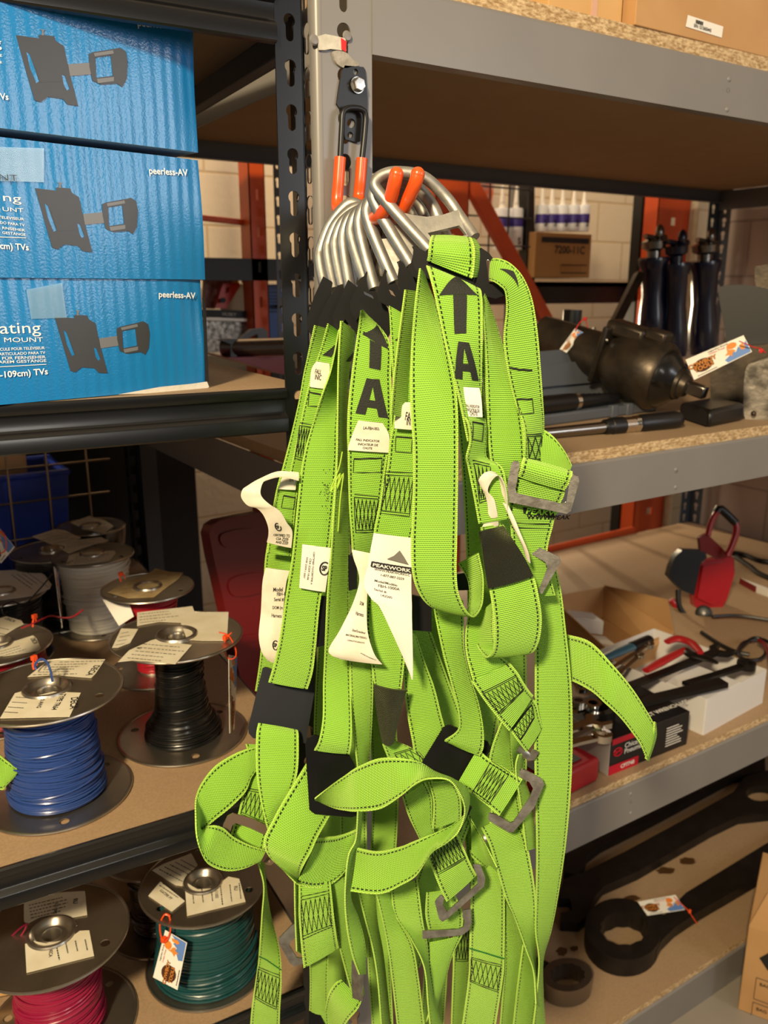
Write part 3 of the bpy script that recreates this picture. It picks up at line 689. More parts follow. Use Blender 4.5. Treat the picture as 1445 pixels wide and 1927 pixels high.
# -- blue wire
t, tf, Pt = spool('wire spool of bright blue wire, front left of the upper wire shelf', aZ(110, 1490, Zc), 0.0985, .158, '2c4788', .00155, [(0, .66), (.3, .62), (.7, .57), (1, .57)], seed=5, loose=.5)
top_label(tf, Pt, [(0, 1352), (28, 1305), (42, 1301), (60, 1312), (100, 1302), (152, 1304), (131, 1349)], lines=(('DECA', (134, 1313), (131, 1340), .0125), ('TYPE TR64', (115, 1306), (94, 1340), .0095), ('20 AWG', (78, 1314), (62, 1345), .0075)), dirpx=((8, 1340), (40, 1342), (30, 1312)), n_rows=4)
top_label(tf, Pt, [(52, 1274), (90, 1244), (110, 1241), (198, 1241), (180, 1268), (172, 1276), (120, 1272), (112, 1270)], lines=(('DECA', (178, 1252), (158, 1275), .0125),), dirpx=((62, 1270), (150, 1268), (112, 1246)), n_rows=6)
zip_tie('orange zip tie standing up from the rim of the blue wire spool', [(64, 1260), (62, 1250), (66, 1240), (70, 1252)], 1.17, head=(64, 1238))
o = MB().tube([aD(*q, 1.13) for q in ((99, 1283), (95, 1262), (88, 1246), (78, 1240), (69, 1246), (66, 1254), (69, 1260))], .0016, 6, smooth=6).build('wire_end', MATS['wire_2c4788'], tf)
# -- white wire
t, tf, Pt = spool('tall wire spool of off-white wire standing behind the others', aZ(187, 1178, Zc), 0.0800, .158, 'f0e9d8', .0019, [(0, .70), (.5, .78), (.9, .85), (1, .88)], seed=8, loose=.6)
top_label(tf, Pt, [(124, 1064), (130, 1046), (150, 1040), (215, 1036), (218, 1041), (206, 1056), (160, 1062)], lines=(('DECA', (128, 1061), (145, 1052), .008),), dirpx=((140, 1060), (205, 1052), (142, 1048)), n_rows=5)
top_label(tf, Pt, [(108, 1024), (130, 1018), (190, 1011), (206, 1018), (180, 1024), (160, 1030), (130, 1042), (118, 1036)], dirpx=((125, 1030), (190, 1022), (126, 1022)), n_rows=4)
# -- red wire in the middle
t, tf, Pt = spool('wire spool of red wire with brown paper stuck on its lid, behind the black one', aZ(290, 1262, Zc), 0.0800, .164, 'a81d2c', .0017, [(0, .35), (.3, .36), (.7, .55), (1, .68)], seed=10, loose=.4)
top_label(tf, Pt, [(203, 1115), (235, 1095), (262, 1088), (285, 1076), (292, 1070), (318, 1076), (345, 1078), (336, 1090), (316, 1104), (290, 1124), (240, 1126)], m=mat('browned_paper', 'a58a5e', 0.8, col2='c6b083', scale=30), dirpx=((225, 1117), (280, 1110), (240, 1100)), n_rows=3)
zip_tie('orange zip tie on the lid of the middle red wire spool', [(228, 1095), (226, 1086), (232, 1080), (236, 1090)], 1.47, head=(227, 1080))
rr = card((193, 1128), (243, 1136), (252, 1160), (224, 1178), (1.475, 1.462, 1.455, 1.46)); mb = MB(); rr.mesh(mb, .0005); o = mb.build('hanging_label', M_white, t)
# -- dark spool and red spool at the left edge
t, tf, Pt = spool('black wire spool with a big white paper over its lid, at the left edge', aZ(18, 1236, Zc), 0.0790, .132, '1c1d20', .0016, [(0, .78), (1, .84)], seed=12, loose=.3)
top_label(tf, Pt, [(-40, 1140), (-38, 1076), (40, 1072), (64, 1072), (84, 1082), (97, 1100), (94, 1108), (60, 1122), (0, 1130), (-20, 1136)], m=M_white, dirpx=((22, 1082), (62, 1110), (52, 1078)), n_rows=4)
o = MB().tube([aD(*q, 1.50) for q in ((98, 1080), (84, 1098), (64, 1120), (50, 1134), (36, 1136), (24, 1132), (8, 1138), (3, 1148), (8, 1158), (12, 1150))], .0014, 6, smooth=5).build('wire_end', MATS['wire_1c1d20'], tf)
t, tf, Pt = spool('wire spool of dark red wire with a labelled metal lid, at the left edge', aZ(8, 1345, Zc), 0.0860, .126, '8e1322', .0016, [(0, .82), (1, .86)], seed=14, loose=.3)
top_label(tf, Pt, [(-30, 1240), (-20, 1216), (30, 1206), (62, 1196), (69, 1202), (77, 1220), (72, 1225), (30, 1232)], lines=(('DECA', (57, 1202), (68, 1220), .010),), dirpx=((-5, 1228), (50, 1212), (0, 1236)), n_rows=3)
top_label(tf, Pt, [(-20, 1206), (-16, 1168), (12, 1160), (40, 1168), (45, 1175), (30, 1182), (8, 1196)], lines=(('DECA', (8, 1165), (36, 1175), .010),), dirpx=((-5, 1180), (20, 1186), (-8, 1190)), n_rows=2)
zip_tie('orange zip tie on the lid of the dark red spool at the left edge', [(62, 1180), (62, 1170), (66, 1160), (68, 1170)], 1.36, head=(65, 1160))
o = MB().tube([aD(*q, 1.36) for q in ((40, 1182), (56, 1176), (75, 1167), (95, 1159), (115, 1162), (132, 1162), (145, 1156), (156, 1147))], .0015, 6, smooth=5).build('wire_end', MATS['wire_8e1322'], tf)
# -- the bagged pair at the back
for lab, px, sd, lp, R in (('black plastic-wrapped wire spool with a paper label, back left of the white one', (112, 1166), 20, [(60, 1010), (104, 996), (122, 998), (152, 1012), (118, 1030), (100, 1026)], .082), ('black plastic-wrapped wire spool at the very back behind the white one', (182, 1110), 22, [(132, 984), (168, 971), (198, 980), (214, 990), (196, 1005), (160, 996)], .075)):
    t, tf, Pt = spool(lab, aZ(*px, Zc), R, .155, '101012', .002, [(0, .6), (1, .9)], seed=sd, loose=.3, rough=.25)
    top_label(tf, Pt, lp, dirpx=((lp[0][0]+12, lp[0][1]), (lp[0][0]+55, lp[0][1]-10), (lp[0][0]+40, lp[0][1]+14)), n_rows=4, lift=.001)
    b = MB(); P = aZ(*px, Zc); n = 28; prof = [(R*.62, .03), (R*.80, .06), (R*.96, .10), (R*1.03, .15), (R*1.0, .158)]
    b.lathe(prof, P, seg=40)
    b.build('bag_wrap', mat('black_film', '0f0f12', 0.18, coat=.5, bump=0.8, bscale=30), t)
hang_tag('white hang tag edge-on between the left edge spools and the white wire', ((117, 1182), (101, 1066), (110, 1078), (117, 1172)), (1.50, 1.54, 1.57, 1.53))
hang_tag('white hang tag at the left photo edge in front of the blue bins', ((-30, 1030), (-32, 955), (28, 1030), (2, 1060)), 1.55)
zip_tie('red-orange zip tie loop at the left photo edge above the white-papered spool', [(-8, 996), (6, 1003), (12, 1022), (8, 1038), (-6, 1042)], 1.545)
# -- lower shelf
t, tf, Pt = spool('wire spool of crimson wire on the lower shelf, front left', aZ(118, 1925, Zd+.0), 0.1050, .158, '941b40', .0017, [(0, .58), (.5, .55), (1, .56)], seed=24, loose=.5)
LO = Pt
top_label(tf, Pt, [(45, 1696), (110, 1680), (160, 1677), (164, 1722), (120, 1730), (96, 1722), (76, 1726), (52, 1738), (45, 1735)], lines=(('RU', (138, 1692), (138, 1708), .009), ('E-111002', (104, 1700), (100, 1726), .006)), dirpx=((58, 1728), (150, 1706), (54, 1704)), n_rows=5)
top_label(tf, Pt, [(47, 1777), (58, 1770), (88, 1776), (128, 1768), (150, 1752), (168, 1751), (177, 1799), (50, 1831)], lines=(('DECA', (93, 1785), (92, 1800), .0065),), dirpx=((105, 1775), (112, 1808), (160, 1768)), n_rows=4)
o = MB().tube([aD(*q, 1.19) for q in ((52, 1738), (36, 1748), (10, 1775), (-6, 1800))], .0015, 6, smooth=4).tube([aD(*q, 1.19) for q in ((50, 1742), (40, 1760), (16, 1782), (-6, 1806))], .0015, 6, smooth=4).build('wire_end', MATS['wire_941b40'], tf)
t, tf, Pt = spool('wire spool of dark teal green wire on the lower shelf beside the harnesses', aZ(392, 1812, Zd), 0.0960, .152, '1b484b', .0021, [(0, .86), (.2, .80), (.6, .76), (1, .74)], seed=27, loose=.5)
top_label(tf, Pt, [(286, 1638), (308, 1626), (360, 1606), (372, 1628), (352, 1650), (346, 1668), (330, 1666)], dirpx=((300, 1636), (345, 1660), (340, 1618)), n_rows=5)
top_label(tf, Pt, [(279, 1686), (302, 1659), (348, 1696), (323, 1716)], lines=(('LL67395 FT', (300, 1676), (330, 1702), .0062),), dirpx=((300, 1666), (336, 1690), (306, 1662)), n_rows=2)
top_label(tf, Pt, [(348, 1668), (352, 1662), (372, 1674), (400, 1672), (430, 1650), (450, 1654), (462, 1697), (352, 1724)], lines=(('RU', (440, 1668), (442, 1682), .008), ('eln111002', (404, 1670), (406, 1695), .006)), dirpx=((362, 1676), (366, 1712), (450, 1662)), n_rows=6)
t2, tf2, _ = spool('mostly hidden wire spool behind the teal green one, its brown flange showing', aZ(300, 1735, Zd), 0.085, .150, '2b1c1a', .002, [(0, .5), (1, .5)], seed=29)
hang_tag('white cowboy hang tag leaning on the teal green wire spool', ((288, 1839), (311, 1750), (352, 1774), (334, 1863)), (1.235, 1.235, 1.22, 1.22))
zip_tie('orange zip tie holding the hang tag of the teal green wire spool', [(320, 1724), (310, 1721), (301, 1740), (304, 1765), (312, 1772), (320, 1755), (321, 1735), (318, 1722)], 1.228, r=.0022, head=(308, 1768))
MBX = MB(); flat(MBX, [(-30, 1820), (10, 1832), (36, 1840), (36, 1856), (-30, 1868)], aZ(0, 1860, Zd+.03), (0, 0, 1), .012); tag(MBX.build('cardboard_tray', M_cardl, None), 'pale cardboard tray corner behind the crimson wire spool', 'tray')

# wire grid and blue bins at the back of the wire shelf
g = MB(); GY = 2.02
for px in (12, 87, 163): a = aY(px, 872, GY); g.tube([(a.x, GY, 1.52), (a.x, GY, .968)], .0026, 8)
a = aY(240, 900, GY); 
for py in (883, 948, 1018): a = aY(20, py, GY); b = aY(200 if py < 1000 else 60, py, GY); g.tube([(-.5, GY, a.z), (aY(208, py, GY).x, GY, a.z)], .0026, 8)
tag(g.build('wire_grid', mat('bronze_wire', '8a7a66', .35, 1.0), None), 'open steel wire grid panel standing in front of the blue bins', 'grid')
M_bin = mat('blue_bin_plastic', '2b45b0', 0.4)
def bin_(label, x0, x1, y, z0, z1, d, m):
    P = [(x0+.02, y, z0), (x1-.02, y, z0), (x1-.02, y+d, z0), (x0+.02, y+d, z0), (x0, y-.01, z1), (x1, y-.01, z1), (x1, y+d, z1), (x0, y+d, z1)]
    t = thing('storage_bin', label, 'bin', ((x0+x1)/2, y+d/2, z0)); b = MB(); P = [Vector(q) for q in P]; c = sum(P, Vector())/8
    I = [c+(q-c)*.94 for q in P]; 
    for q in I[4:]: q.z = z1
    for q in I[:4]: q.z = z0+.006
    b.add(P+I, [(3, 2, 1, 0), (8, 9, 10, 11)] + [(i, (i+1) % 4, (i+1) % 4+4, i+4) for i in range(4)] + [(8+i, 12+i, 12+(i+1) % 4, 8+(i+1) % 4) for i in range(4)] + [(4+i, 4+(i+1) % 4, 12+(i+1) % 4, 12+i) for i in range(4)])
    b.build('tub', m, t, bevel=.004)
    r = MB(); r.tube([P[4], P[5], P[6], P[7]], .008, 8, True); r.build('rim', m, t)
    return t
bin_('dark blue plastic bin with cardboard inside, behind the wire grid', -.15, .415, 2.055, .968, 1.232, .2, M_bin)
o = MB(); o.box(-.12, .33, 2.08, 2.24, .975, 1.30).build('cardboard_sheet', M_card, None); o = bpy.data.objects['cardboard_sheet']; tag(o, 'cardboard piece sticking out of the dark blue bin', 'cardboard')
# red tool case standing at the right end of the wire shelf
def red_case():
    t = thing('tool_case', 'dark red plastic tool case standing on end beside the harnesses', 'case', (0.66, 1.42, .72))
    P = [(394, 1004), (400, 988), (414, 979), (455, 970), (490, 964), (520, 985), (560, 1330), (484, 1320), (455, 1290), (442, 1230), (412, 1090), (402, 1050)]
    n = Vector((.25, -1, 0.12)); P0 = aY(440, 1100, 1.45)
    b = MB(); flat(b, P, P0, n, .03); b.build('shell', M_redpl, t, bevel=.006)
    for hh in ([(415, 1005), (470, 995), (480, 1018), (425, 1030)], [(432, 1090), (490, 1078), (498, 1110), (440, 1122)], [(438, 1200), (500, 1190), (505, 1200), (440, 1212)]):
        b = MB(); flat(b, hh, P0, n, .006, push=.004, smooth=4); b.build('moulded_panel', M_redpl, t, bevel=.002)
red_case()
# ================= pallet rack and wall goods behind =================
M_rackblk = mat('black_rack_steel', '121110', 0.5)
RYK = 2.35
def bar(px0, px1, Y, w, th, m, name, parent, dy=0):   # straight bar between two pixels on the plane Y
    a, b = aY(*px0, Y), aY(*px1, Y); d = (b-a).normalized(); s = d.cross(Vector((0, 1, 0))).normalized()*w/2; t = Vector((0, th, 0))
    return MB().hexa([a-s, a+s, a+s+t, a-s+t, b-s, b+s, b+s+t, b-s+t]).build(name, m, parent, bevel=.002)
RK = thing('pallet_rack', 'orange pallet rack standing behind both shelving units', 'rack', (1.8, 2.6, 0))
def upright(x0, x1, Y=RYK, d=.07, z1=3.2):
    mb = MB()
    me = fill([(0, 0), (x1-x0, 0), (x1-x0, z1), (0, z1)], [[((x1-x0)*.42, z), ((x1-x0)*.58, z), ((x1-x0)*.58, z+.03), ((x1-x0)*.42, z+.03)] for z in [0.1+.1*k for k in range(30)]], .003)
    M = Matrix(((1, 0, 0), (0, 0, -1), (0, 1, 0))).to_4x4(); M.translation = Vector((x0, Y, 0)); mb.merge(me, M)
    mb.box(x0, x0+.003, Y, Y+d, 0, z1).box(x1-.003, x1, Y, Y+d, 0, z1)
    return mb.build('upright', M_orange, RK)
ux = lambda px, py=400, Y=RYK: aY(px, py, Y).x
upright(ux(820, 380), ux(882, 380)); upright(ux(470, 400), ux(500, 400)); upright(ux(1236, 430), ux(1296, 430))
bar((885, 335), (1052, 640), RYK+.03, .052, .03, M_orange, 'diagonal_brace', RK)
bar((330, 404), (485, 421), RYK+.05, .016, .016, M_orange, 'tie_rod', RK)
zl = aY(450, 486, RYK).z; 
MB().box(-.6, ux(820), RYK, RYK+.05, zl-.062, zl).build('shelf_beam', M_rackblk, RK)
zr = aY(1100, 530, 2.5).z
MB().box(ux(882), 3.9, 2.5, 2.55, zr-.085, zr-.003).build('shelf_beam', M_rackblk, RK)
MB().box(ux(882), 3.9, 2.5, 3.1, zr-.02, zr).build('rack_deck', mat('rack_deck_board', '8d8069', .7), RK)
MB().box(-.6, ux(820), RYK+.05, 3.1, zl-.03, zl-.01).build('rack_deck', M_rackblk, RK)
# dark perforated strut and added dark block painted as shade behind the wire shelf
q = MB(); a = aY(520, 500, 2.28); b = aY(534, 500, 2.28)
post_face(q, b.x-a.x, 0.9, 2.6, (a.x, 2.28, 0), (1, 0, 0), (0, -1, 0), (b.x-a.x)/2, [1+.05*k for k in range(30)], r=.006, s=.004)
tag(q.build('perforated_strut', M_dkgrey, None), 'thin grey perforated upright seen just left of the black post', 'post')
t = thing('shade_block', 'added dark block standing in for the shade behind the wire spools', 'cabinet', (.2, 2.62, 0))
MB().box(-.8, .82, 2.30, 2.9, 0, 1.36).build('body', mat('shade_block_dark', '0e0f14', .6), t, bevel=.004)  # near-black block added so the background reads as deep shade
for x in (-.78, .03): MB().box(x, x+.77, 2.292, 2.30, .05, 1.33).build('shade_block_front', mat('shade_block_dark', '0e0f14', .6), t, bevel=.002)
MB().tube([(.0, 2.28, .6), (.0, 2.28, .8)], .006, 8).build('handle', M_dkgrey, t)
# goods on the bench behind, seen through the left gap
BZ = 1.40
MB().box(.75, 2.1, 2.5, 3.2, BZ-.05, BZ).build('x', M_rackblk, None); o = bpy.data.objects['x']; o.name = 'work_bench'; tag(o, 'dark work bench top behind the black post carrying tools', 'bench')
WM['work_bench'] = WM['x']
def pan(px, Y, th, m, name, parent, smooth=0, holes=(), bevel=.001, push=0):
    mb = MB(); flat(mb, px, (0, Y, 1.5), (0, -1, 0), th, holes=holes, smooth=smooth, push=push); return mb.build(name, m, parent, bevel=bevel)
t = thing('tool_cabinet', 'blue metal cabinet with slotted side behind the black post', 'cabinet', aY(500, 640, 2.62))
pan([(463, 535), (530, 535), (532, 642), (465, 640)], 2.55, .22, mat('blue_enamel', '1f4f96', .4), 'body', t, bevel=.003)
for k in range(7):
    y = 548+6*k; pan([(486, y+1), (522, y+1.5), (522, y+3.5), (486, y+3)], 2.545, .004, M_ink, 'vent_slot', t)
    pan(circ(486.5, y, 2.1, n=8), 2.54, .003, M_white, 'vent_rivet', t, bevel=0)
for k, (dx, dd) in enumerate(((0, 2.50), (17, 2.47))):
    P = [(438, 530), (441, 512), (447, 504), (462, 503), (476, 504), (480, 510), (476, 512), (463, 509), (452, 511), (449, 524), (449, 534)]
    P = [(x+dx*1.3, y+dx*.12) for x, y in P]
    o = pan(P, dd, .025, mat('yellow_plastic', 'e0a818', .4), 'saw_handle', None, bevel=.003); tag(o, ('left' if k == 0 else 'right') + ' of two yellow saw handles above the blue cabinet', 'saw handle', 'yellow saw handles')
o = pan([(421, 533), (450, 532), (452, 538), (426, 581), (405, 580), (417, 541)], 2.46, .02, mat('saw_red', 'd33420', .4), 'saw_handle', None, bevel=.002, holes=[[(425, 540), (432, 540), (430, 550), (424, 552)]]); tag(o, 'red-orange saw handle hanging in front of beige boards', 'saw handle')
pan(circ(420, 565, 5, n=12), 2.44, .004, M_ink, 'knob', o)
o = pan([(388, 521), (434, 522), (438, 534), (404, 581), (386, 580)], 2.52, .03, mat('faded_red_packs', '96504a', .5, col2='b98a80', scale=60), 'blister_pack', None); tag(o, 'faded red blister pack beside the red-orange saw handle', 'pack')
o = pan([(436, 536), (463, 534), (463, 586), (425, 584)], 2.54, .03, mat('beige_board', 'a8997a', .6), 'backing_card', None); tag(o, 'beige backing card left of the blue cabinet', 'card')
t = thing('tool_box', 'black and silver patterned tool box reading HUSKY behind the shelf', 'tool box', aY(425, 650, 2.45))
pan([(384, 583), (463, 585), (463, 598), (384, 597)], 2.40, .10, M_ink, 'lid', t)
pan([(384, 597), (465, 600), (465, 605), (384, 602)], 2.39, .02, mat('bright_trim', 'e8e2d6', .3), 'trim', t)
pan([(384, 603), (465, 606), (460, 660), (384, 664)], 2.41, .12, mat('tread_plate', '3a3632', .3, .8, col2='9b9388', scale=70), 'body', t)
mb = MB(); a, b = aY(418, 594, 2.399), aY(455, 596, 2.399); text(mb, 'HUSKY', a, b-a, Vector((0, 0, 1)), .014, .02); mb.build('brand_print', mat('pale_print', '9a948a', .5), t)
mb = MB(); A, B = aD(420, 655, 2.05), aD(540, 652, 2.0)
mb.tube([A, B], .021, 16); o = mb.build('steel_pipe', mat('grey_pipe', '8e8780', .3, .9), None); tag(o, 'grey steel pipe lying behind the shelf beside the black clamp', 'pipe')
o = pan([(415, 640), (434, 648), (434, 672), (446, 672), (444, 646), (465, 646), (464, 670), (479, 670), (480, 640), (436, 638)], 1.93, .03, M_blackpl, 'clamp', None); tag(o, 'black square clamp around the steel pipe', 'clamp')
o = pan([(452, 638), (474, 620), (495, 617), (504, 624), (504, 640), (488, 640), (484, 628), (460, 640)], 2.1, .02, M_dkgrey, 'bracket', None); tag(o, 'curved grey bracket standing on the steel pipe', 'bracket')
mb = MB(); z = 1.398; P = [aZ(425, 674, z), aZ(540, 669, z), aZ(545, 706, z), aZ(530, 704, z)]
o = pan([(400, 665), (425, 673), (545, 670), (560, 706), (530, 704)], 1.9, .10, mat('deep_red_case', '7d1419', .35), 'tool_case', None, bevel=.005); tag(o, 'deep red case lid partly hidden behind the black post', 'case')
# cartons and tubes on the right part of the rack
def carton(label, P, top_th, m, name='cardboard_box', cat='box', group=None):
    t = thing(name, label, cat, sum((Vector(p) for p in P[:4]), Vector())/4, group)
    MB().hexa([Vector(p) for p in P]).build('carton', m, t, bevel=.0015); return t
def box_px(label, pxl, pxr, pxt, Y, d, m, **k):    # front face between two bottom pixels, top at pixel row
    a, b = aY(*pxl, Y), aY(*pxr, Y); z1 = aY(pxl[0], pxt, Y).z; b.z = a.z; U = Vector((0, d, 0)); H = Vector((0, 0, z1-a.z))
    return carton(label, [a, b, b+U, a+U, a+H, b+H, b+U+H, a+U+H], 0, m, **k), a, b, H
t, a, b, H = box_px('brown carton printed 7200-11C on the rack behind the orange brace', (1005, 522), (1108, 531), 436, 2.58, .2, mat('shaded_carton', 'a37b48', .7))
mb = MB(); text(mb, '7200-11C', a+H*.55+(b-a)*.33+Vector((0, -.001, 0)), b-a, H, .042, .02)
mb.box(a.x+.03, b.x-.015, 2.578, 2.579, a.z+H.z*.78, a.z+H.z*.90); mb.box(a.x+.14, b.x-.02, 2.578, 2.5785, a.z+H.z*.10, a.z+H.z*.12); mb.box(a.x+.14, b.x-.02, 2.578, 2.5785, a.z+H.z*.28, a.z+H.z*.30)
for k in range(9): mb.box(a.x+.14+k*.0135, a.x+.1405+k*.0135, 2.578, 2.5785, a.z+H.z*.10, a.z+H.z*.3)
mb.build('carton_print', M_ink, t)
M_tube = mat('white_tube_plastic', 'dfe2e6', .35); M_purp = mat('purple_print', '3a2a86', .5); M_sleeve = mat('clear_sleeve', 'c9d3da', .15, alpha=.35)
sealk = 0
def sealant(px, pyb, pyt, Y, tip, R, group, lab, zoff=0):
    global sealk
    a = aY(px, pyb, Y); z1 = aY(px, pyt, Y).z; zt = aY(px, tip, Y).z
    t = thing('sealant_tube', lab, 'sealant tube', a, group)
    MB().lathe([(1e-4, 0), (R, 0), (R, z1-a.z-.006), (R*.9, z1-a.z), (1e-4, z1-a.z)], a, seg=18).build('cartridge', M_tube, t)
    MB().lathe([(R*.42, 0), (R*.36, .01), (R*.12, zt-z1), (1e-4, zt-z1)], Vector((a.x, a.y, z1)), seg=12).build('nozzle', mat('white_nozzle', 'efe9dc', .4), t)
    MB().lathe([(R*1.02, 0), (R*1.02, .035)], Vector((a.x, a.y, z1-.07)), seg=18).build('purple_band', M_purp, t)
    mb = MB(); text(mb, 'S', Vector((a.x-R*.4, a.y-R*1.03, a.z+.02)), Vector((1, 0, 0)), Vector((0, 0, 1)), .035, .03); mb.build('print', M_ink, t)
for px in (1018, 1036, 1056, 1077, 1096):
    sealant(px, 436, 386, 2.61+.02*(px % 3), 340 if px < 1090 else 352, .026, 'sealant tubes on the brown carton', 'white sealant tube with purple band standing on the 7200-11C carton')
for px, tp in ((942, 345), (968, 342)):
    sealant(px, 470, 392, 2.66, tp, .030, 'sealant tubes behind the wire mesh', 'white sealant tube with long nozzle behind the black wire mesh')
g = MB()
for px, q in ((921, .55), (957, .55), (994, .55), (921, .06), (957, .06), (994, .06), (900, 0)): P = aY(px, 400, 2.52); g.tube([(P.x-.55+q, 2.52, .8), (P.x-.55+q, 2.52, 2.3)], .0035, 6)
for py in (352, 408, 462): z = aY(930, py, 2.52).z; g.tube([(ux(862, 400, 2.52), 2.52, z), (ux(1000, 400, 2.52), 2.52, z)], .0035, 6)
for z in (.85, 1.0, 1.15, 1.3, 1.45, 1.6): g.tube([(1.2, 2.52, z), (2.72 if z < 1.4 else ux(1000, 400, 2.52), 2.52, z)], .005, 6)  # lower wires added below the panel to cast a lattice shadow
for x in (2.2, 2.35, 2.5, 2.65): g.tube([(x, 2.52, .8), (x, 2.52, 1.5)], .005, 6)  # further uprights added for the same lattice shadow
tag(g.build('wire_mesh', M_rackblk, None), 'black wire mesh panel behind the orange diagonal brace, extended with added shadow-casting wires', 'mesh panel')
o = pan([(970, 345), (998, 350), (990, 462), (962, 460)], 2.72, .03, mat('grey_panel', '6d6a68', .5), 'display_panel', None, holes=[[(976, 368), (978, 366), (980, 392), (977, 394)], [(984, 367), (990, 367), (986, 394), (983, 394)], [(973, 420), (975, 418), (977, 444), (974, 446)], [(981, 419), (987, 419), (983, 446), (980, 446)]]); tag(o, 'grey panel with dark slots behind the wire mesh', 'panel')
o = pan([(890, 335), (930, 340), (925, 395), (918, 380)], 2.85, .03, mat('red_white_pack', 'c9a79c', .5, col2='d8623e', scale=30), 'printed_pack', None); tag(o, 'white and orange printed pack at the top behind the mesh', 'pack')
o = pan([(994, 345), (1006, 345), (1006, 640), (990, 640)], 2.62, .05, M_rackblk, 'steel_post', None); tag(o, 'black steel post between the wire mesh and the brown carton', 'post')
q = MB(); a = aY(1206, 430, 2.45)
post_face(q, .045, .2, 2.6, (a.x, 2.45, 0), (1, 0, 0), (0, -1, 0), .028, [.3+.05*k for k in range(42)], r=.007, s=.004); q.box(a.x, a.x+.002, 2.45, 2.5, .2, 2.6)
tag(q.build('slotted_post', M_rackblk, None), 'black slotted post just left of the right hand orange upright', 'post')
o = pan([(995, 632), (1060, 634), (1060, 642), (995, 642)], 2.3, .1, mat('blue_wrap', '27408a', .4), 'packet', None); tag(o, 'flat blue packet behind the grey case lid', 'packet')
# roll end and low things seen above the low shelf
mb = MB(); a, b = aZ(1020, 1037, .73), aZ(1190, 997, .73); mb.tube([a, b], .014, 10); tag(mb.build('orange_rail', M_orange, None), 'orange rail along the back edge of the lower right shelf', 'rail')
P = aY(1303, 450, 2.34); o = MB().tube([(P.x, P.y, 0), (P.x, P.y, 4.19)], .017, 16).build('white_pipe', M_cream, None); tag(o, 'cream pipe running down between the orange and blue-grey posts', 'pipe')
# ================= tools on the middle right shelf =================
Z2, Z3, Z4 = ZR['b'], ZR['c'], ZR['d']
M_chrome = mat('chrome', 'd6d0c6', 0.12, 1.0); M_dchrome = mat('worn_chrome', '8e8a84', 0.25, 1.0)
M_gun = mat('dark_cast_metal', '3c362f', 0.38, 0.7, col2='54493d', scale=22, bump=.25, bscale=60)
M_gcase = mat('grey_moulded_plastic', '50545b', 0.5); M_navy = mat('navy_paint', '12152e', 0.25, coat=.4)
def turned(label, name, cat, segs, A, B, seg=26, group=None):
    """thing made of turned pieces on the axis A-B; segs: (part, material, [(t, r)...])"""
    A, B = Vector(A), Vector(B); L = (B-A).length; t = thing(name, label, cat, (A+B)/2, group)
    for pn, m, pr in segs:
        p = [(1e-4, pr[0][0]*L)] + [(r, u*L) for u, r in pr] + [(1e-4, pr[-1][0]*L)]
        MB().lathe(p, A, B-A, seg).build(pn, m, t)
    return t
A, B = aZ(1000, 818, Z2+.011), aZ(1281, 789, Z2+.016)
t = turned('chrome torque wrench with black grip along the front of the shelf', 'torque_wrench', 'wrench', [
    ('shaft', M_dchrome, [(0, .0095), (.58, .0105), (.585, .012)]),
    ('scale_collar', M_blackpl, [(.46, .0125), (.47, .0145), (.50, .0145), (.505, .0165), (.585, .0165), (.59, .014)]),
    ('knurled_ring', M_chrome, [(.59, .0150), (.655, .0150), (.657, .016), (.665, .0145), (.672, .016), (.68, .0145), (.687, .016), (.695, .0145)]),
    ('grip', M_blackpl, [(.695, .0155), (.72, .0175), (.95, .0175), (.985, .015), (1, .009)])], A, B)
# grey moulded case, open
t = thing('moulded_case', 'open grey moulded plastic case behind the torque wrench', 'case', aZ(1120, 790, Z2))
a, b = aZ(985, 808, Z2), aZ(1236, 774, Z2); dU = (b-a).normalized(); dV = Vector((-dU.y, dU.x, 0)); H = Vector((0, 0, .022))
mb = MB().hexa([a, b, b+dV*.13, a+dV*.13, a+H, b+H, b+dV*.13+H, a+dV*.13+H]); mb.build('tray', M_gcase, t, bevel=.004)
for k in (.62, .74): c = a.lerp(b, k); MB().hexa([c-dV*.004, c+dU*.02-dV*.004, c+dU*.02+dV*.01, c+dV*.01, c-dV*.004+H*1.15, c+dU*.02-dV*.004+H*1.15, c+dU*.02+dV*.01+H*1.15, c+dV*.01+H*1.15]).build('latch', M_gcase, t, bevel=.002)
LY = (a+dV*.13).y + .02
lidn = Vector((0.12, -1, .35)); lp = aY(1100, 735, LY)
mb = MB(); flat(mb, [(985, 664), (1133, 651), (1146, 655), (1153, 665), (1163, 719), (1160, 738), (985, 756)], lp, lidn, .03); mb.build('lid', M_gcase, t, bevel=.004)
mb = MB(); flat(mb, [(985, 690), (1015, 688), (1022, 692), (1058, 684), (1138, 680), (1143, 690), (1148, 718), (1062, 726), (1022, 730), (985, 735)], lp, lidn, .012, push=.010); mb.build('lid_moulding', M_gcase, t, bevel=.005)
mb = MB(); flat(mb, [(1100, 700), (1125, 698), (1128, 711), (1122, 711), (1121, 703), (1101, 705)], lp, lidn, .003, push=.0125); mb.build('lid_recess', mat('grey_recess', '3f4247', .5), t)
mb = MB(); flat(mb, [(985, 742), (1158, 724), (1160, 738), (985, 758)], lp, lidn, .02, push=.006); mb.build('lid_flange', M_gcase, t, bevel=.003)
turned('black ribbed tool with a silver ring lying in the grey case', 'die_grinder', 'tool', [('body', M_blackpl, [(0, .017), (.45, .018), (.5, .017)]), ('ring', M_chrome, [(.5, .0175), (.54, .0175)]), ('ribbed_grip', M_blackpl, [(.54, .015)] + [(.56+.03*k, .0155-(k % 2)*.0016-.0003*k) for k in range(12)] + [(1, .009)])], aZ(985, 765, Z2+.042), aZ(1160, 748, Z2+.036))
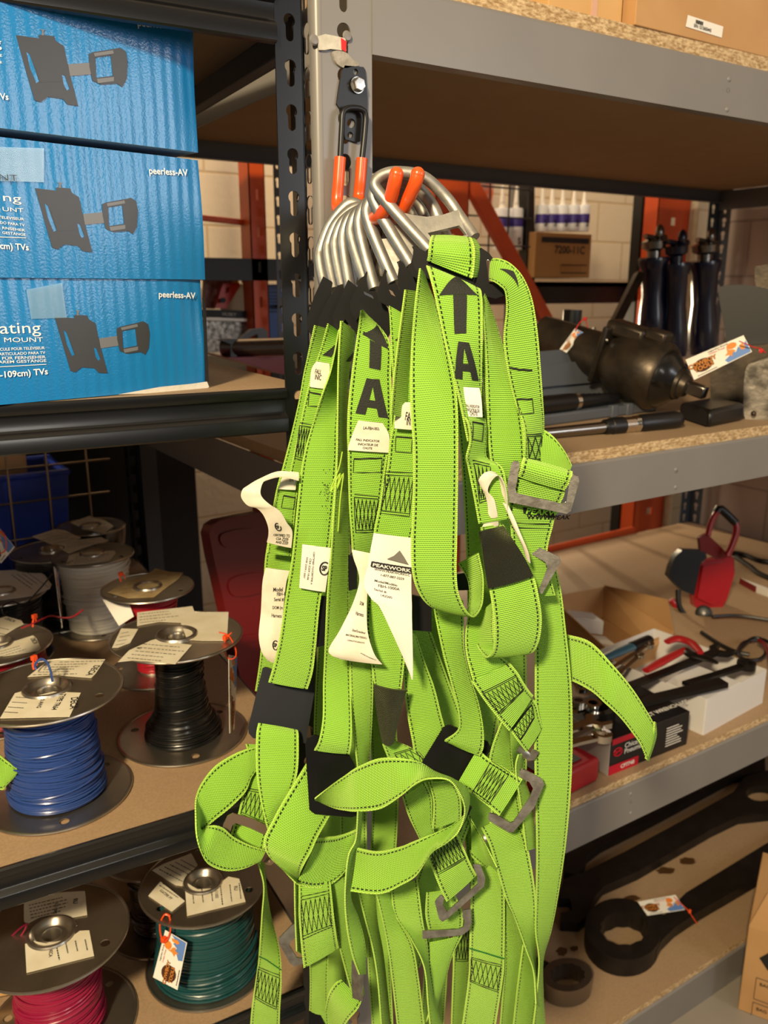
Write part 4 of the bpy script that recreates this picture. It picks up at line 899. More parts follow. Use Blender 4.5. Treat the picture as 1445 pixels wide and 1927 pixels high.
# black holster
t = thing('tool_holster', 'small black plastic holster in front of the big impact wrench', 'holster', aZ(1345, 795, Z2))
a, b, c = aZ(1333, 806, Z2), aZ(1399, 792, Z2), aZ(1276, 787, Z2); d = c+(b-a); H = Vector((0, 0, .037))
mb = MB(); mb.hexa([a, b, d, c, a+H*.93, b+H, d+H*.9, c+H*.9]); mb.build('shell', M_blackpl, t, bevel=.009)
mb = MB(); n = (b-a).cross(Vector((0, 0, 1))); 
F = [c.lerp(a, u)+H*v for u, v in ((.05, .08), (.95, .08), (.95, .75), (.8, .92), (.2, .92), (.05, .7))]; fn = (a-c).cross(Vector((0, 0, 1))).normalized(); fn = fn if fn.dot(CAM-a) > 0 else -fn
mb.add([p+fn*.0008 for p in F], [tuple(range(6))]); mb.build('opening', M_ink, t)
# big air impact wrench
t = thing('impact_wrench', 'large worn air impact wrench lying with its square drive forward', 'impact wrench', aZ(1230, 780, Z2))
C0 = aZ(1232, 706, Z2+.082); ax = (aD(1322, 738, depth(C0)-.06)-C0).normalized()
def la(part, m, pr, seg=36): MB().lathe([(1e-4, pr[0][0])]+[(r, h) for h, r in pr]+[(1e-4, pr[-1][0])], C0, ax, seg).build(part, m, t)
la('hammer_case', M_gun, [(-.11, .050), (-.085, .066), (-.04, .074), (.012, .074), (.022, .068)])
la('nose_ring', mat('black_enamel', '14120f', .22, coat=.4), [(.018, .064), (.030, .060), (.045, .045), (.055, .036)])
la('anvil_bushing', M_gun, [(.050, .034), (.062, .032), (.064, .026), (.075, .022), (.078, .0165)])
N1 = ax.orthogonal().normalized(); N1 = (Vector((0, 0, 1))-ax*ax.z).normalized(); N2 = ax.cross(N1)
def obox(part, c, hx, hy, hz, m, parent, bevel=.003, X=None, Y=None, Zv=None):
    X, Y, Zv = X or ax, Y or N2, Zv or N1; c = Vector(c)
    P = [c + X*hx*i + Y*hy*j + Zv*hz*k for k in (-1, 1) for i, j in ((-1, -1), (1, -1), (1, 1), (-1, 1))]
    return MB().hexa(P).build(part, m, parent, bevel=bevel)
obox('square_drive', C0+ax*.096, .020, .0125, .0125, M_dchrome, t)
la('motor_housing', M_gun, [(-.30, .03), (-.29, .045), (-.16, .050), (-.11, .052)])
obox('side_plate', C0-ax*.115+N1*.012, .006, .060, .062, M_gun, t, bevel=.008)
obox('top_cover', C0-ax*.085+N1*.070, .045, .030, .016, M_gun, t, bevel=.008)
obox('top_cover', C0-ax*.02+N1*.080, .024, .022, .012, M_gun, t, bevel=.006)
for s in (-1, 1): MB().lathe([(1e-4, .004), (.006, .004), (.007, 0)], C0-ax*.108+N1*.045+N2*.045*s, ax, 12).build('housing_bolt', M_dchrome, t)
# upright nozzle body with red tie and tag behind the case
turned('upright steel fitting with black cap and red tie behind the grey case', 'hose_fitting', 'fitting', [('body', M_gun, [(0, .032), (.5, .033), (.62, .030)]), ('cap', M_blackpl, [(.62, .022), (.72, .024), (1, .024)])], aY(1070, 668, 1.62), aY(1078, 583, 1.62))
hang_tag('small white hang tag tied with red on the grey case lid', ((1053, 657), (1082, 618), (1098, 626), (1066, 664)), 1.84)
zip_tie('red zip tie holding the small hang tag above the grey case', [(1082, 622), (1090, 608), (1100, 600), (1103, 606), (1106, 618)], 1.83, m=M_redzip, head=(1101, 600))
o = pan([(1052, 660), (1070, 650), (1100, 632), (1110, 636), (1104, 650), (1094, 656), (1092, 663), (1054, 665)], 1.5, .02, M_blackpl, 'black_clip', None, bevel=.002); tag(o, 'black clip lying on top of the grey case lid', 'clip')
# black strut leaning
a, b = aY(1150, 622, 1.9), aY(1204, 515, 1.95); mb = MB(); mb.tube([a, b], .022, 4, flat=.6); tag(mb.build('leaning_bar', M_gun, None), 'dark flat bar leaning against the navy tools', 'bar')
# three navy air tools standing on end
def navy(label, x, yb, yt, Y, R, head, m=M_navy):
    a = aY(x, yb, Y); b = aY(x+4, yt, Y); t = thing('air_tool', label, 'air tool', a, 'navy air tools standing at the back')
    L = (b-a).length
    MB().lathe([(1e-4, 0), (R*.95, 0), (R*1.05, .10*L), (R, .3*L), (R*.82, .55*L), (R*.92, .85*L), (R*1.15, .96*L), (R*1.1, L), (1e-4, L)], a, b-a, 24).build('handle', m, t)
    if head:
        hm = M_dchrome if head == 1 else m
        MB().lathe([(R*.5, 0), (R*.5, .02), (R*.85, .028), (R*.9, .05), (R*.5, .058), (1e-4, .06)], b, b-a, 18).build('coupling', hm, t)
        c = b+Vector((0, 0, .06)); MB().tube([c-Vector((.05, 0, -.004)), c, c+Vector((.05, 0, .004))], .009, 10).build('lever', hm, t)
        MB().sph(c+Vector((.006, -.012, .018)), .017, sc=(1, .8, 1.5)).build('knob', hm, t)
    return t
navy('left navy air tool with a grey metal coupling on top', 1226, 640, 484, 1.95, .044, 1)
navy('middle navy air tool with a blue knob, right of the first', 1268, 670, 494, 1.90, .042, 2)
navy('right black-navy air tool with grey coupling, nearest the blue-grey post', 1322, 665, 490, 1.90, .050, 1)
o = pan(circ(1236, 690, 60, 40, n=16), 1.75, .05, M_ink, 'tool_base', None) if False else None
t = thing('air_tool', 'dark air tool bases lying in shadow behind the impact wrench', 'air tool', aY(1290, 690, 1.80))
MB().lathe([(1e-4, 0), (.06, 0), (.07, .04), (.05, .09), (1e-4, .1)], aY(1290, 740, 1.80), (0, 0, 1), 20).build('housing', M_navy, t)
MB().lathe([(1e-4, 0), (.05, 0), (.055, .04), (.04, .08), (1e-4, .09)], aY(1340, 725, 1.80), (0, 0, 1), 20).build('end_cap', M_ink, t)
# right hand air tool with grip, silver plate and tag
t = thing('air_impact_gun', 'dark pistol-grip air impact gun with scratched silver end plate at right edge', 'impact gun', aZ(1420, 785, Z2))
D = depth(aZ(1410, 790, Z2))
def blob(part, px, Dp, m, w, **k):
    mb = MB(); P0 = aD(px[0][0], px[0][1], Dp); flat(mb, px, P0, (CAM-P0)*Vector((1, 1, .3)), w, smooth=4); return mb.build(part, m, t, bevel=k.get('bevel', .008))
blob('grip', [(1352, 546), (1362, 538), (1400, 536), (1450, 545), (1470, 560), (1460, 650), (1440, 690), (1380, 680), (1372, 668), (1376, 652), (1366, 640), (1364, 620), (1356, 580)], D+.05, mat('dark_rubber', '1b1a19', .5), .055)
blob('motor_body', [(1342, 672), (1370, 655), (1420, 650), (1480, 660), (1480, 790), (1400, 792), (1345, 770), (1336, 720)], D+.04, M_gun, .09)
blob('end_plate', [(1402, 700), (1420, 682), (1470, 680), (1480, 788), (1420, 790), (1400, 782)], D-.01, mat('scratched_silver', '5c5750', .35, .8, col2='a59c90', scale=30, bump=.3), .02)
for x, y in ((1428, 699), (1418, 778)): MB().sph(aD(x, y, D-.012), .0055).build('plate_bolt', M_gun, t)
blob('trigger', [(1420, 505), (1432, 500), (1450, 500), (1450, 545), (1425, 545)], D+.04, M_gun, .02)
hang_tag('white cowboy hang tag tied to the pistol-grip air gun', ((1290, 677), (1399, 631), (1415, 662), (1306, 715)), (1.50, 1.45, 1.44, 1.48))
zip_tie('red zip tie through the hang tag of the pistol-grip air gun', [(1391, 642), (1405, 648), (1420, 654), (1432, 656), (1440, 664)], 1.43, m=M_redzip, head=(1432, 660))

# ================= things on the lower right shelf =================
# open carton with white insert
t = thing('open_carton', 'open cardboard carton with white inner box behind the green strap', 'carton', aZ(1130, 1180, Z3))
fl = [aZ(*p, Z3+.004) for p in ((1133, 1160), (1245, 1235), (1160, 1275), (1035, 1200))]
hs = [.115, .085, .05, .10]; cs = [(0, 1), (3, 0), (1, 2), (2, 3)]
rim = [aD(1137, 1103, depth(fl[0])), aD(1268, 1190, depth(fl[1])-.01), aD(1150, 1230, depth(fl[2])), aD(1035, 1123, depth(fl[3]))]
for i, j in cs:
    a, b, c, d = fl[i], fl[j], rim[j], rim[i]; n = (b-a).cross(c-b).normalized()*.004
    MB().hexa([a, b, b+n, a+n, d, c, c+n, d+n]).build('carton_wall', M_card, t)
P0 = fl[0]; a, b = rim[0], rim[1]; f1, f2 = aD(1256, 1130, depth(rim[1])+.03), aD(1266, 1182, depth(rim[1]))
n = Vector((0, 0, .003)); MB().hexa([a, b, f2, f1, a+n, b+n, f2+n, f1+n]).build('carton_flap', M_card, t)
MB().add(fl+[p-Vector((0, 0, .003)) for p in fl], [(0, 1, 2, 3), (4, 5, 6, 7)]).build('carton_floor', M_card, t)
a, b = aZ(1060, 1185, Z3+.02), aZ(1134, 1195, Z3+.02); H = Vector((0, 0, .04)); V = Vector((.02, .06, 0))
MB().hexa([a, b, b+V, a+V, a+H, b+H, b+V+H, a+V+H]).build('inner_box', M_white, t, bevel=.001)
a, b = aZ(1080, 1222, Z3+.01), aZ(1160, 1232, Z3+.01); H = Vector((0, 0, .025)); MB().hexa([a, b, b+V, a+V, a+H, b+H, b+V+H, a+V+H]).build('inner_box', M_white, t, bevel=.001)
# white box
a, b = aZ(1322, 1383, Z3), aZ(1433, 1322, Z3); c = aZ(1296, 1366, Z3); H = Vector((0, 0, .084))
U = (b-a); back = Vector((-U.y, U.x, 0)).normalized(); V = back*.30
t = thing('white_box', 'open white cardboard box holding wrenches and pliers', 'box', (a+b)/2+V/2)
def wall(p, q, H, part, m, th=.002, h=None):
    n = (q-p).cross(Vector((0, 0, 1))).normalized()*th; MB().hexa([p, q, q+n, p+n, p+H, q+H, q+n+H, p+n+H]).build(part, m, t)
MWB = mat('white_carton', 'd9d6d4', .6)
wall(a, b, H, 'side', MWB); wall(b, b+V, H, 'side', MWB); wall(b+V, a+V, H, 'side', MWB); wall(a+V, a, H, 'side', MWB)
MB().hexa([a, b, b+V, a+V]+[p+Vector((0, 0, .003)) for p in (a, b, b+V, a+V)]).build('base', MWB, t)
p = a+H; MB().hexa([p, a+U*.55+H, a+U*.55+V*.4+H, a+V*.33+H]+[x+Vector((0, 0, .001)) for x in (p, a+U*.55+H, a+U*.55+V*.4+H, a+V*.33+H)]).build('top_flap', MWB, t)
# black and red tool carton
a, b = aZ(1144, 1460, Z3), aZ(1292, 1401, Z3); U = b-a; back = Vector((-U.y, U.x, 0)).normalized(); V = back*.16; H = Vector((0, 0, .078))
t = carton('black and red power tool carton reading Chicago Pneumatic', [a, b, b+V, a+V, a+H, b+H, b+V+H, a+V+H], 0, mat('black_carton', '151416', .35))
t.name = 'tool_carton'; WM['tool_carton'] = WM['cardboard_box' if 'cardboard_box' in WM else t.name]; WM['tool_carton'] = Matrix.Translation(t.location)
n = -back
def onf(u, v): return a + U*u + H*v + n*.0008
def quadp(mb, us, vs): mb.add([onf(us[0], vs[0]), onf(us[1], vs[0]), onf(us[1], vs[1]), onf(us[0], vs[1])], [(0, 1, 2, 3)])
for us, vs in (((0, .36), (0, .26)), ((.02, .33), (.84, 1.0))): r = MB(); quadp(r, us, vs); r.build('red_panel', mat('bright_red_print', 'c8102e', .4), t)
w = MB(); text(w, 'Chicago', onf(.17, .64), U, H, .0155, .02); text(w, 'Pneumatic', onf(.17, .48), U, H, .0155, .02); text(w, 'CP7748', onf(.14, .09), U, H, .012, .03)
for k in range(8): quadp(w, (.70, .70+random.uniform(.14, .22)), (.72-.075*k, .745-.075*k))
text(w, 'PACT WRENCH 1/2"', a+H+Vector((0, 0, .001))+U*.5+V*.16, U, V, .016, .02); w.build('carton_print', M_white, t)
r = MB(); r.tube([onf(.095+.05*math.cos(k*math.pi/8), .60+.11*math.sin(k*math.pi/8)) for k in range(16)], .0014, 5, True); r.tube([onf(.06, .55), onf(.13, .67)], .0014, 5).tube([onf(.06, .62), onf(.13, .60)], .0014, 5); r.build('emblem', mat('bright_red_print', 'c8102e', .4), t)
w = MB(); w.hexa([a, a+V, a+V+n*0, a, a+H, a+V+H, a+V+H, a+H]); MB().hexa([a-U.normalized()*.001, a, a+V, a+V-U.normalized()*.001, a+H-U.normalized()*.001, a+H, a+V+H, a+V+H-U.normalized()*.001]).build('end_panel', mat('white_end_print', 'c9c6c4', .5), t)
# red plastic case corner
t = thing('tool_case', 'bright red plastic case corner in front of the black carton', 'case', aZ(1090, 1500, Z3))
a, b = aZ(1035, 1518, Z3), aZ(1127, 1470, Z3); U = b-a; V = Vector((-U.y, U.x, 0)).normalized()*.09; H = Vector((0, 0, .052))
M_rc = mat('bright_red_plastic', 'a81524', .35); MB().hexa([a, b, b+V, a+V, a+H, b+H, b+V+H, a+V+H]).build('shell', M_rc, t, bevel=.008)
MB().hexa([p+H*1.01 for p in (a+V*.2, b-U*.25+V*.2, b-U*.25+V*.8, a+V*.8)]+[p+H*1.03 for p in (a+V*.2, b-U*.25+V*.2, b-U*.25+V*.8, a+V*.8)]).build('recess', M_ink, t)
# wrenches and pliers lying over the boxes
ZT = Z3+.100
def spanner(label, p0, p1, z0, z1, w, m, e0=None, e1='open', group='wrenches heaped on the boxes'):
    A, B = aZ(*p0, z0), aZ(*p1, z1); d = (B-A).normalized(); s = d.cross(Vector((0, 0, 1))).normalized(); up = s.cross(d)
    t = thing('wrench', label, 'wrench', (A+B)/2, group)
    M = Matrix((d, s, up)).transposed().to_4x4(); M.translation = A; L = (B-A).length
    me = fill([(0, -w/2), (L*.5, -w*.42), (L, -w/2), (L, w/2), (L*.5, w*.42), (0, w/2)], [], w*.35); mb = MB(); mb.merge(me, M); mb.build('shank', m, t, bevel=.001)
    for e, x, sg in ((e0, 0, -1), (e1, L, 1)):
        if e == 'ring':
            c = (x+sg*w*.9); ho = [(c+w*.62*math.cos(k*math.pi/12)*(1 if k % 2 else .9), w*.62*math.sin(k*math.pi/12)*(1 if k % 2 else .9)) for k in range(24)]
            me = fill(circ(c, 0, w*1.05, n=28), [ho], w*.75); mb = MB(); mb.merge(me, M @ Matrix.Translation((0, 0, w*.2))); mb.build('ring_end', m, t, bevel=.0012)
        elif e == 'open':
            c = x+sg*w*.8; pl = [(x, -w*.5), (c-sg*w*.2, -w*1.15), (c+sg*w*.9, -w*1.2), (c+sg*w*1.2, -w*.75), (c+sg*w*.1, -w*.55), (c-sg*w*.15, 0), (c+sg*w*.1, w*.55), (c+sg*w*1.2, w*.75), (c+sg*w*.9, w*1.2), (c-sg*w*.2, w*1.15), (x, w*.5)]
            if sg < 0: pl = pl[::-1]
            me = fill(pl, [], w*.5); mb = MB(); mb.merge(me, M); mb.build('open_jaw', m, t, bevel=.0012)
    return t
M_bw = mat('black_oxide_steel', '2a2725', .35, .7)
spanner('long black flat-handled wrench crossing the white box', (1150, 1330), (1362, 1280), ZT, ZT+.015, .030, M_bw, 'ring', None)
spanner('dark open-end wrench lying over the white box', (1130, 1310), (1345, 1225), ZT+.012, ZT+.02, .022, M_bw, None, 'open')
spanner('chrome combination wrench with shiny tip behind the dark one', (1100, 1290), (1215, 1215), ZT, ZT+.02, .013, M_chrome, 'ring', 'ring')
spanner('slim chrome wrench beside the red pliers', (1155, 1275), (1200, 1235), ZT+.01, ZT+.02, .010, M_chrome, None, 'ring')
spanner('chrome ring wrench at the near left with a brassy reflection', (1060, 1400), (1120, 1385), ZT+.0, ZT-.005, .019, M_chrome, None, 'ring')
spanner('second chrome ring wrench above the brassy one', (1050, 1345), (1105, 1328), ZT+.01, ZT+.01, .017, M_chrome, None, 'ring')
spanner('third chrome ring wrench, smallest, against the green strap', (1040, 1320), (1076, 1320), ZT+.015, ZT+.015, .015, M_dchrome, None, 'ring')
spanner('wide chrome adjustable wrench head lying on the black carton', (1060, 1372), (1108, 1358), ZT+.005, ZT+.005, .022, M_chrome, None, 'open')
spanner('dark socket wrench head at the far right of the white box', (1290, 1285), (1395, 1252), ZT+.006, ZT+.0, .020, M_bw, None, 'ring')
t = thing('pliers', 'red handled pliers lying across the white box', 'pliers', aZ(1260, 1230, ZT))
MB().tube([aZ(*p, ZT+.02) for p in ((1215, 1262), (1240, 1248), (1270, 1232), (1290, 1222))], [.009, .012, .011, .008], 12, smooth=5, flat=.6).build('handle', mat('red_grip', 'a01a1e', .4), t)
MB().tube([aZ(*p, ZT+.03) for p in ((1255, 1208), (1275, 1202), (1300, 1210), (1318, 1228))], [.009, .013, .012, .008], 12, smooth=5, flat=.6).build('handle', mat('red_grip', 'a01a1e', .4), t)
MB().tube([aZ(*p, ZT+.02) for p in ((1290, 1222), (1300, 1232), (1330, 1240), (1350, 1248))], [.009, .014, .012, .005], 12, smooth=4, flat=.5).build('jaw', M_bw, t)
t = thing('utility_knife', 'blue-grey handled knife with dark cap resting in the carton', 'knife', aZ(1190, 1220, ZT))
A, B = aZ(1128, 1242, ZT+.01), aZ(1190, 1216, ZT+.02); MB().tube([A, A.lerp(B, .5), B], [.010, .014, .013], 10, flat=.6).build('handle', mat('blue_grey_handle', '32566a', .4), t)
MB().tube([B, B.lerp(aZ(1222, 1202, ZT+.02), 1)], [.014, .013], 10, flat=.7).build('cap', M_blackpl, t)
# red work light
t = thing('work_light', 'red and black portable work light with carrying handle', 'work light', aZ(1310, 1130, Z3))
WD = depth(aZ(1340, 1140, Z3))-.03
def wp(part, px, dD, m, th, bevel=.003, n=None, smooth=0, par=None, push=0):
    mb = MB(); P0 = aD(1320, 1060, WD+dD); flat(mb, px, P0, n or Vector((-.35, -1, .1)), th, smooth=smooth, push=push); return mb.build(part, m, par or t, bevel=bevel)
wl_n = Vector((-.55, -1, .18)); M_wr = mat('worklight_red', 'a3131b', .3, coat=.3)
wp('black_rim', [(1378, 1046), (1386, 1052), (1387, 1078), (1370, 1135), (1356, 1158), (1342, 1158), (1320, 1060)], 0, M_blackpl, .03, n=wl_n, push=-.015)
wp('housing', [(1370, 1046), (1380, 1050), (1382, 1080), (1368, 1128), (1354, 1152), (1340, 1157), (1308, 1142), (1306, 1124), (1318, 1062), (1330, 1054), (1362, 1052)], 0, M_wr, .035, n=wl_n)
wp('housing_panel', [(1320, 1064), (1362, 1056), (1364, 1080), (1352, 1130), (1340, 1138), (1309, 1124)], 0, M_wr, .02, n=wl_n, push=.012, bevel=.004)
wp('battery_pack', [(1285, 1034), (1328, 1036), (1330, 1050), (1318, 1060), (1306, 1120), (1285, 1112), (1272, 1100), (1258, 1084), (1262, 1068), (1270, 1048)], -.01, M_blackpl, .03, n=wl_n, bevel=.004)
wp('cross_bar', [(1316, 1012), (1330, 1004), (1370, 1042), (1370, 1056), (1350, 1052), (1318, 1036)], -.01, mat('worklight_dark_red', '7a0f16', .35), .012)
hD = WD-.02
MB().tube([aD(x, y, hD) for x, y in ((1332, 1008), (1336, 990), (1343, 972), (1352, 961))], .009, 12, smooth=4).build('handle_arm', M_wr, t)
MB().tube([aD(x, y, hD) for x, y in ((1368, 1046), (1378, 1024), (1385, 1002), (1384, 986), (1378, 982))], .010, 12, smooth=4).build('handle_arm', M_wr, t)
MB().tube([aD(x, y, hD) for x, y in ((1349, 964), (1356, 958), (1384, 984))], .0125, 14, smooth=3).build('foam_grip', M_blackpl, t)
MB().lathe([(1e-4, -.006), (.022, -.006), (.024, 0), (.024, .008), (.014, .012), (1e-4, .012)], aD(1324, 1154, WD-.04), CAM-aD(1324, 1154, WD), 24).build('pivot_knob', M_blackpl, t)
MB().sph(aD(1324, 1154, WD-.056), .005).build('knob_centre', M_white, t)
MB().tube([aD(x, y, WD-.02) for x, y in ((1276, 1110), (1278, 1140), (1295, 1165), (1320, 1190), (1345, 1210))], .008, 10, smooth=4).build('stand_frame', M_blackpl, t)
MB().tube([aD(x, y, WD+.02) for x, y in ((1262, 1128), (1280, 1150), (1300, 1172), (1322, 1200))], .010, 10, smooth=4).build('stand_foot', M_wr, t)
# cords
for lab, pts, z, r, m in (('black cable running right from the work light', ((1340, 1160), (1380, 1158), (1420, 1162), (1470, 1170)), Z3+.02, .0045, M_blackpl), ('thick black cord along the right wall', ((1375, 1040), (1400, 1044), (1430, 1055), (1470, 1060)), Z3+.008, .009, M_blackpl), ('second thick black cord crossing toward the right edge', ((1385, 1048), (1410, 1065), (1430, 1080), (1480, 1100)), Z3+.008, .009, M_blackpl), ('black coil of cable at the right edge', ((1385, 1230), (1398, 1210), (1425, 1205), (1442, 1222), (1430, 1240), (1400, 1240), (1390, 1225), (1420, 1200), (1460, 1215)), Z3+.02, .0045, M_blackpl), ('red and black cable ends at the right edge', ((1428, 1205), (1438, 1212), (1446, 1230), (1450, 1250)), Z3+.045, .005, M_redpl), ('black cable from the work light foot toward the coil', ((1320, 1190), (1350, 1210), (1380, 1225), (1410, 1232)), Z3+.006, .006, M_blackpl)):
    tag(MB().tube([aZ(x, y, z) for x, y in pts], r, 8, smooth=6).build('power_cord', m, None), lab, 'cord', 'cords on the lower right shelf')
t = thing('brochure_box', 'small white and red box at the right edge by the cords', 'box', aZ(1430, 1110, Z3))
a, b = aZ(1422, 1115, Z3), aZ(1475, 1135, Z3); V = Vector((.03, .08, 0)); H = Vector((0, 0, .02)); MB().hexa([a, b, b+V, a+V, a+H, b+H, b+V+H, a+V+H]).build('carton', M_white, t)
MB().hexa([a-Vector((.002, 0, 0)), a, a+V, a+V-Vector((.002, 0, 0)), a+H, a+H, a+V+H, a+V+H]).build('red_edge', M_redpl, t)

# ================= bottom right shelf: giant wrenches =================
M_iron = mat('black_forged_iron', '211d1b', .45, .5, col2='2b2623', scale=30, bump=.15, bscale=80)
def floor_part(px, z, th, name, parent, holes=(), m=M_iron, smooth=0, bevel=.004):
    mb = MB(); flat(mb, px, (0, 0, z), (0, 0, 1), th, holes=holes, smooth=smooth); return mb.build(name, m, parent, bevel=bevel)
t = thing('giant_wrench', 'huge black ring wrench with a white tag on its neck', 'wrench', aZ(1200, 1790, Z4))
cx, cy = 1172, 1756
o = [(cx+71*math.cos(a)*1.0 + 8*math.sin(a), cy-8+58*math.sin(a)) for a in [k*math.pi/16 for k in range(32)]]
hl = [(cx+2+46*math.cos(a)*(1 if k % 2 else .93), cy-10+33*math.sin(a)*(1 if k % 2 else .93)) for k, a in enumerate([k*math.pi/12 for k in range(24)])]
floor_part([(x, y) for x, y in o], Z4+.050, .048, 'ring_head', t, [hl])
floor_part([(1222, 1712), (1250, 1722), (1290, 1680), (1445, 1585), (1560, 1510), (1560, 1570), (1445, 1640), (1320, 1712), (1270, 1745), (1245, 1770), (1235, 1790), (1215, 1740)], Z4+.038, .030, 'shank', t)
hang_tag('white hang tag lying on the neck of the huge ring wrench', ((1200, 1697), (1271, 1684), (1289, 1712), (1218, 1723)), (2.10, 2.12, 2.08, 2.06))
zip_tie('orange zip tie around the neck of the huge ring wrench', [(1268, 1688), (1284, 1703), (1295, 1714), (1306, 1730), (1312, 1738)], 2.05, head=(1298, 1715))
t = thing('giant_wrench', 'long black open-ended wrench lying across the bottom shelf', 'wrench', aZ(1150, 1650, Z4))
floor_part([(1060, 1655), (1075, 1648), (1100, 1640), (1180, 1600), (1300, 1535), (1380, 1490), (1400, 1462), (1440, 1450), (1520, 1450), (1520, 1530), (1445, 1530), (1390, 1536), (1340, 1560), (1200, 1640), (1135, 1668), (1118, 1690), (1108, 1720), (1090, 1736), (1055, 1734), (1054, 1718), (1078, 1712), (1072, 1690), (1050, 1690)], Z4+.03, .028, 'wrench_body', t, [circ(1432, 1492, 28, 15, n=20)])
t = thing('giant_wrench', 'black wrench furthest back under the shelf beam', 'wrench', aZ(1120, 1600, Z4))
floor_part([(1060, 1590), (1090, 1575), (1200, 1520), (1380, 1420), (1440, 1400), (1440, 1450), (1380, 1460), (1230, 1540), (1130, 1590), (1104, 1610), (1098, 1635), (1085, 1645), (1060, 1640)], Z4+.03, .028, 'wrench_body', t)
t = thing('ring_spanner', 'short steel ring spanner end with polished face, front left of bottom shelf', 'wrench', aZ(1068, 1870, Z4))
cx, cy = 1068, 1838
hl = [(cx+34*math.cos(a)*(1 if k % 2 else .9), cy-4+22*math.sin(a)*(1 if k % 2 else .9)) for k, a in enumerate([k*math.pi/12 for k in range(24)])]
floor_part(circ(cx, cy-4, 47, 32, n=36), Z4+.045, .043, 'ring_head', t, [hl], m=mat('polished_iron', '8a837a', .28, .9), bevel=.005)
floor_part([(1040, 1815), (1010, 1800), (985, 1790), (985, 1830), (1030, 1850)], Z4+.04, .028, 'shank', t)
ms = mat('oil_stain', '4c3217', .5)
for k, (x, y, a, b) in enumerate(((1293, 1620, 17, 8), (1253, 1638, 20, 7), (1058, 1790, 12, 9), (1190, 1690, 16, 6), (1080, 1785, 8, 6))):
    mb = MB(); pl = [(x+a*math.cos(q)*random.uniform(.7, 1.1), y+b*math.sin(q)*random.uniform(.7, 1.1)) for q in [i*math.pi/7 for i in range(14)]]
    flat(mb, pl, (0, 0, Z4+.0006), (0, 0, 1), .0004, smooth=3); mb.build('oil_stain', ms, RU)
# carton standing on the floor in front at the right edge
t = thing('cardboard_box', 'tall brown carton on the floor at the lower right corner', 'box', (1.62, .75, 0))
e = aD(1409, 1742, 1.92); e0 = Vector((e.x+.0, e.y, 0)); U = Vector((.47, -.88, 0)).normalized(); V = Vector((.88, .47, 0)).normalized()
e0 = Vector((e.x, e.y, 0)); H = Vector((0, 0, e.z))
MB().hexa([e0, e0+U*.4, e0+U*.4+V*.3, e0+V*.3]+[p+H for p in (e0, e0+U*.4, e0+U*.4+V*.3, e0+V*.3)]).build('carton', M_card, t, bevel=.002)
Zv = Vector((0, 0, .09)); q = [e0+H, e0+U*.4+H, e0+U*.4+V*.02+H+Zv, e0+U*.03+V*.02+H+Zv]; MB().hexa(q+[p+V*.003 for p in q]).build('carton_flap', M_card, t)
mb = MB(); n = (U.cross(Vector((0, 0, 1)))).normalized(); n = n if n.dot(CAM-e0) > 0 else -n
for z0, z1 in ((.13, .19), (.20, .26)):
    q = [e0+U*u+Vector((0, 0, e.z-z))+n*.001 for u, z in ((.03, z1), (.12, z1), (.12, z0), (.03, z0))]
    mb.tube(q, .0012, 4, True); text(mb, 'BAG', q[3]+Vector((0, 0, -.018))+U*.008, U, Vector((0, 0, 1)), .012, .02, lift=.001)
mb.add([e0+U*u+Vector((0, 0, e.z-z))+n*.0012 for u, z in ((.03, .075), (.05, .05), (.05, .065), (.1, .065), (.1, .10), (.05, .10))], [(0, 1, 2, 3, 4, 5)]); mb.build('carton_print', M_ink, t)

# ================= cartons on the top right shelf =================
ZA = ZR['a']
a, b = aZ(1195, 46, ZA), aZ(1460, 113, ZA); b.y = a.y+.008; b.x = 1.75; U = b-a; H = Vector((0, 0, .25)); V = Vector((0, .3, 0))
t = carton('large brown carton on the top shelf with a white serial number sticker', [a, b, b+V, a+V, a+H, b+H, b+V+H, a+V+H], 0, M_card)
s0, s1, s2, s3 = [aP(x, y, a+Vector((0, -.001, 0)), Vector((-U.y, U.x, 0))) for x, y in ((1290, 50), (1358, 71), (1361, 50), (1294, 28))]
st = MB(); st.add([s0, s1, s2, s3], [(0, 1, 2, 3)]); st = st.build('serial_sticker', M_white, t)
mb = MB(); uu = s1-s0; text(mb, 'S/N: 1213605442', s0+uu*.20+Vector((0, -.0006, .003)), uu, Vector((0, 0, 1)), .0062, .02)
for k in range(12): p = s3+(s2-s3)*(.22+.017*k)+Vector((0, -.0008, -.003)); mb.box(p.x, p.x+(.0012 if k % 3 else .0006), p.y, p.y+.0002, p.z-.005, p.z)
mb.build('sticker_print', M_ink, st)
a, b = aZ(1060, 8, ZA), aZ(1192, 44, ZA); a.y += .03; b.y = a.y+.0; H = Vector((0, 0, .2)); V = Vector((0, .25, 0))
t = carton('lighter carton on the top shelf left of the stickered one, pink tape', [a, b, b+V, a+V, a+H, b+H, b+V+H, a+V+H], 0, M_cardl)
p = aP(1112, 20, a, Vector((0, 1, 0))); MB().box(p.x, p.x+.012, a.y-.001, a.y, ZA, ZA+.2).build('tape', mat('pinkish_tape', 'cfa28a', .4), t)
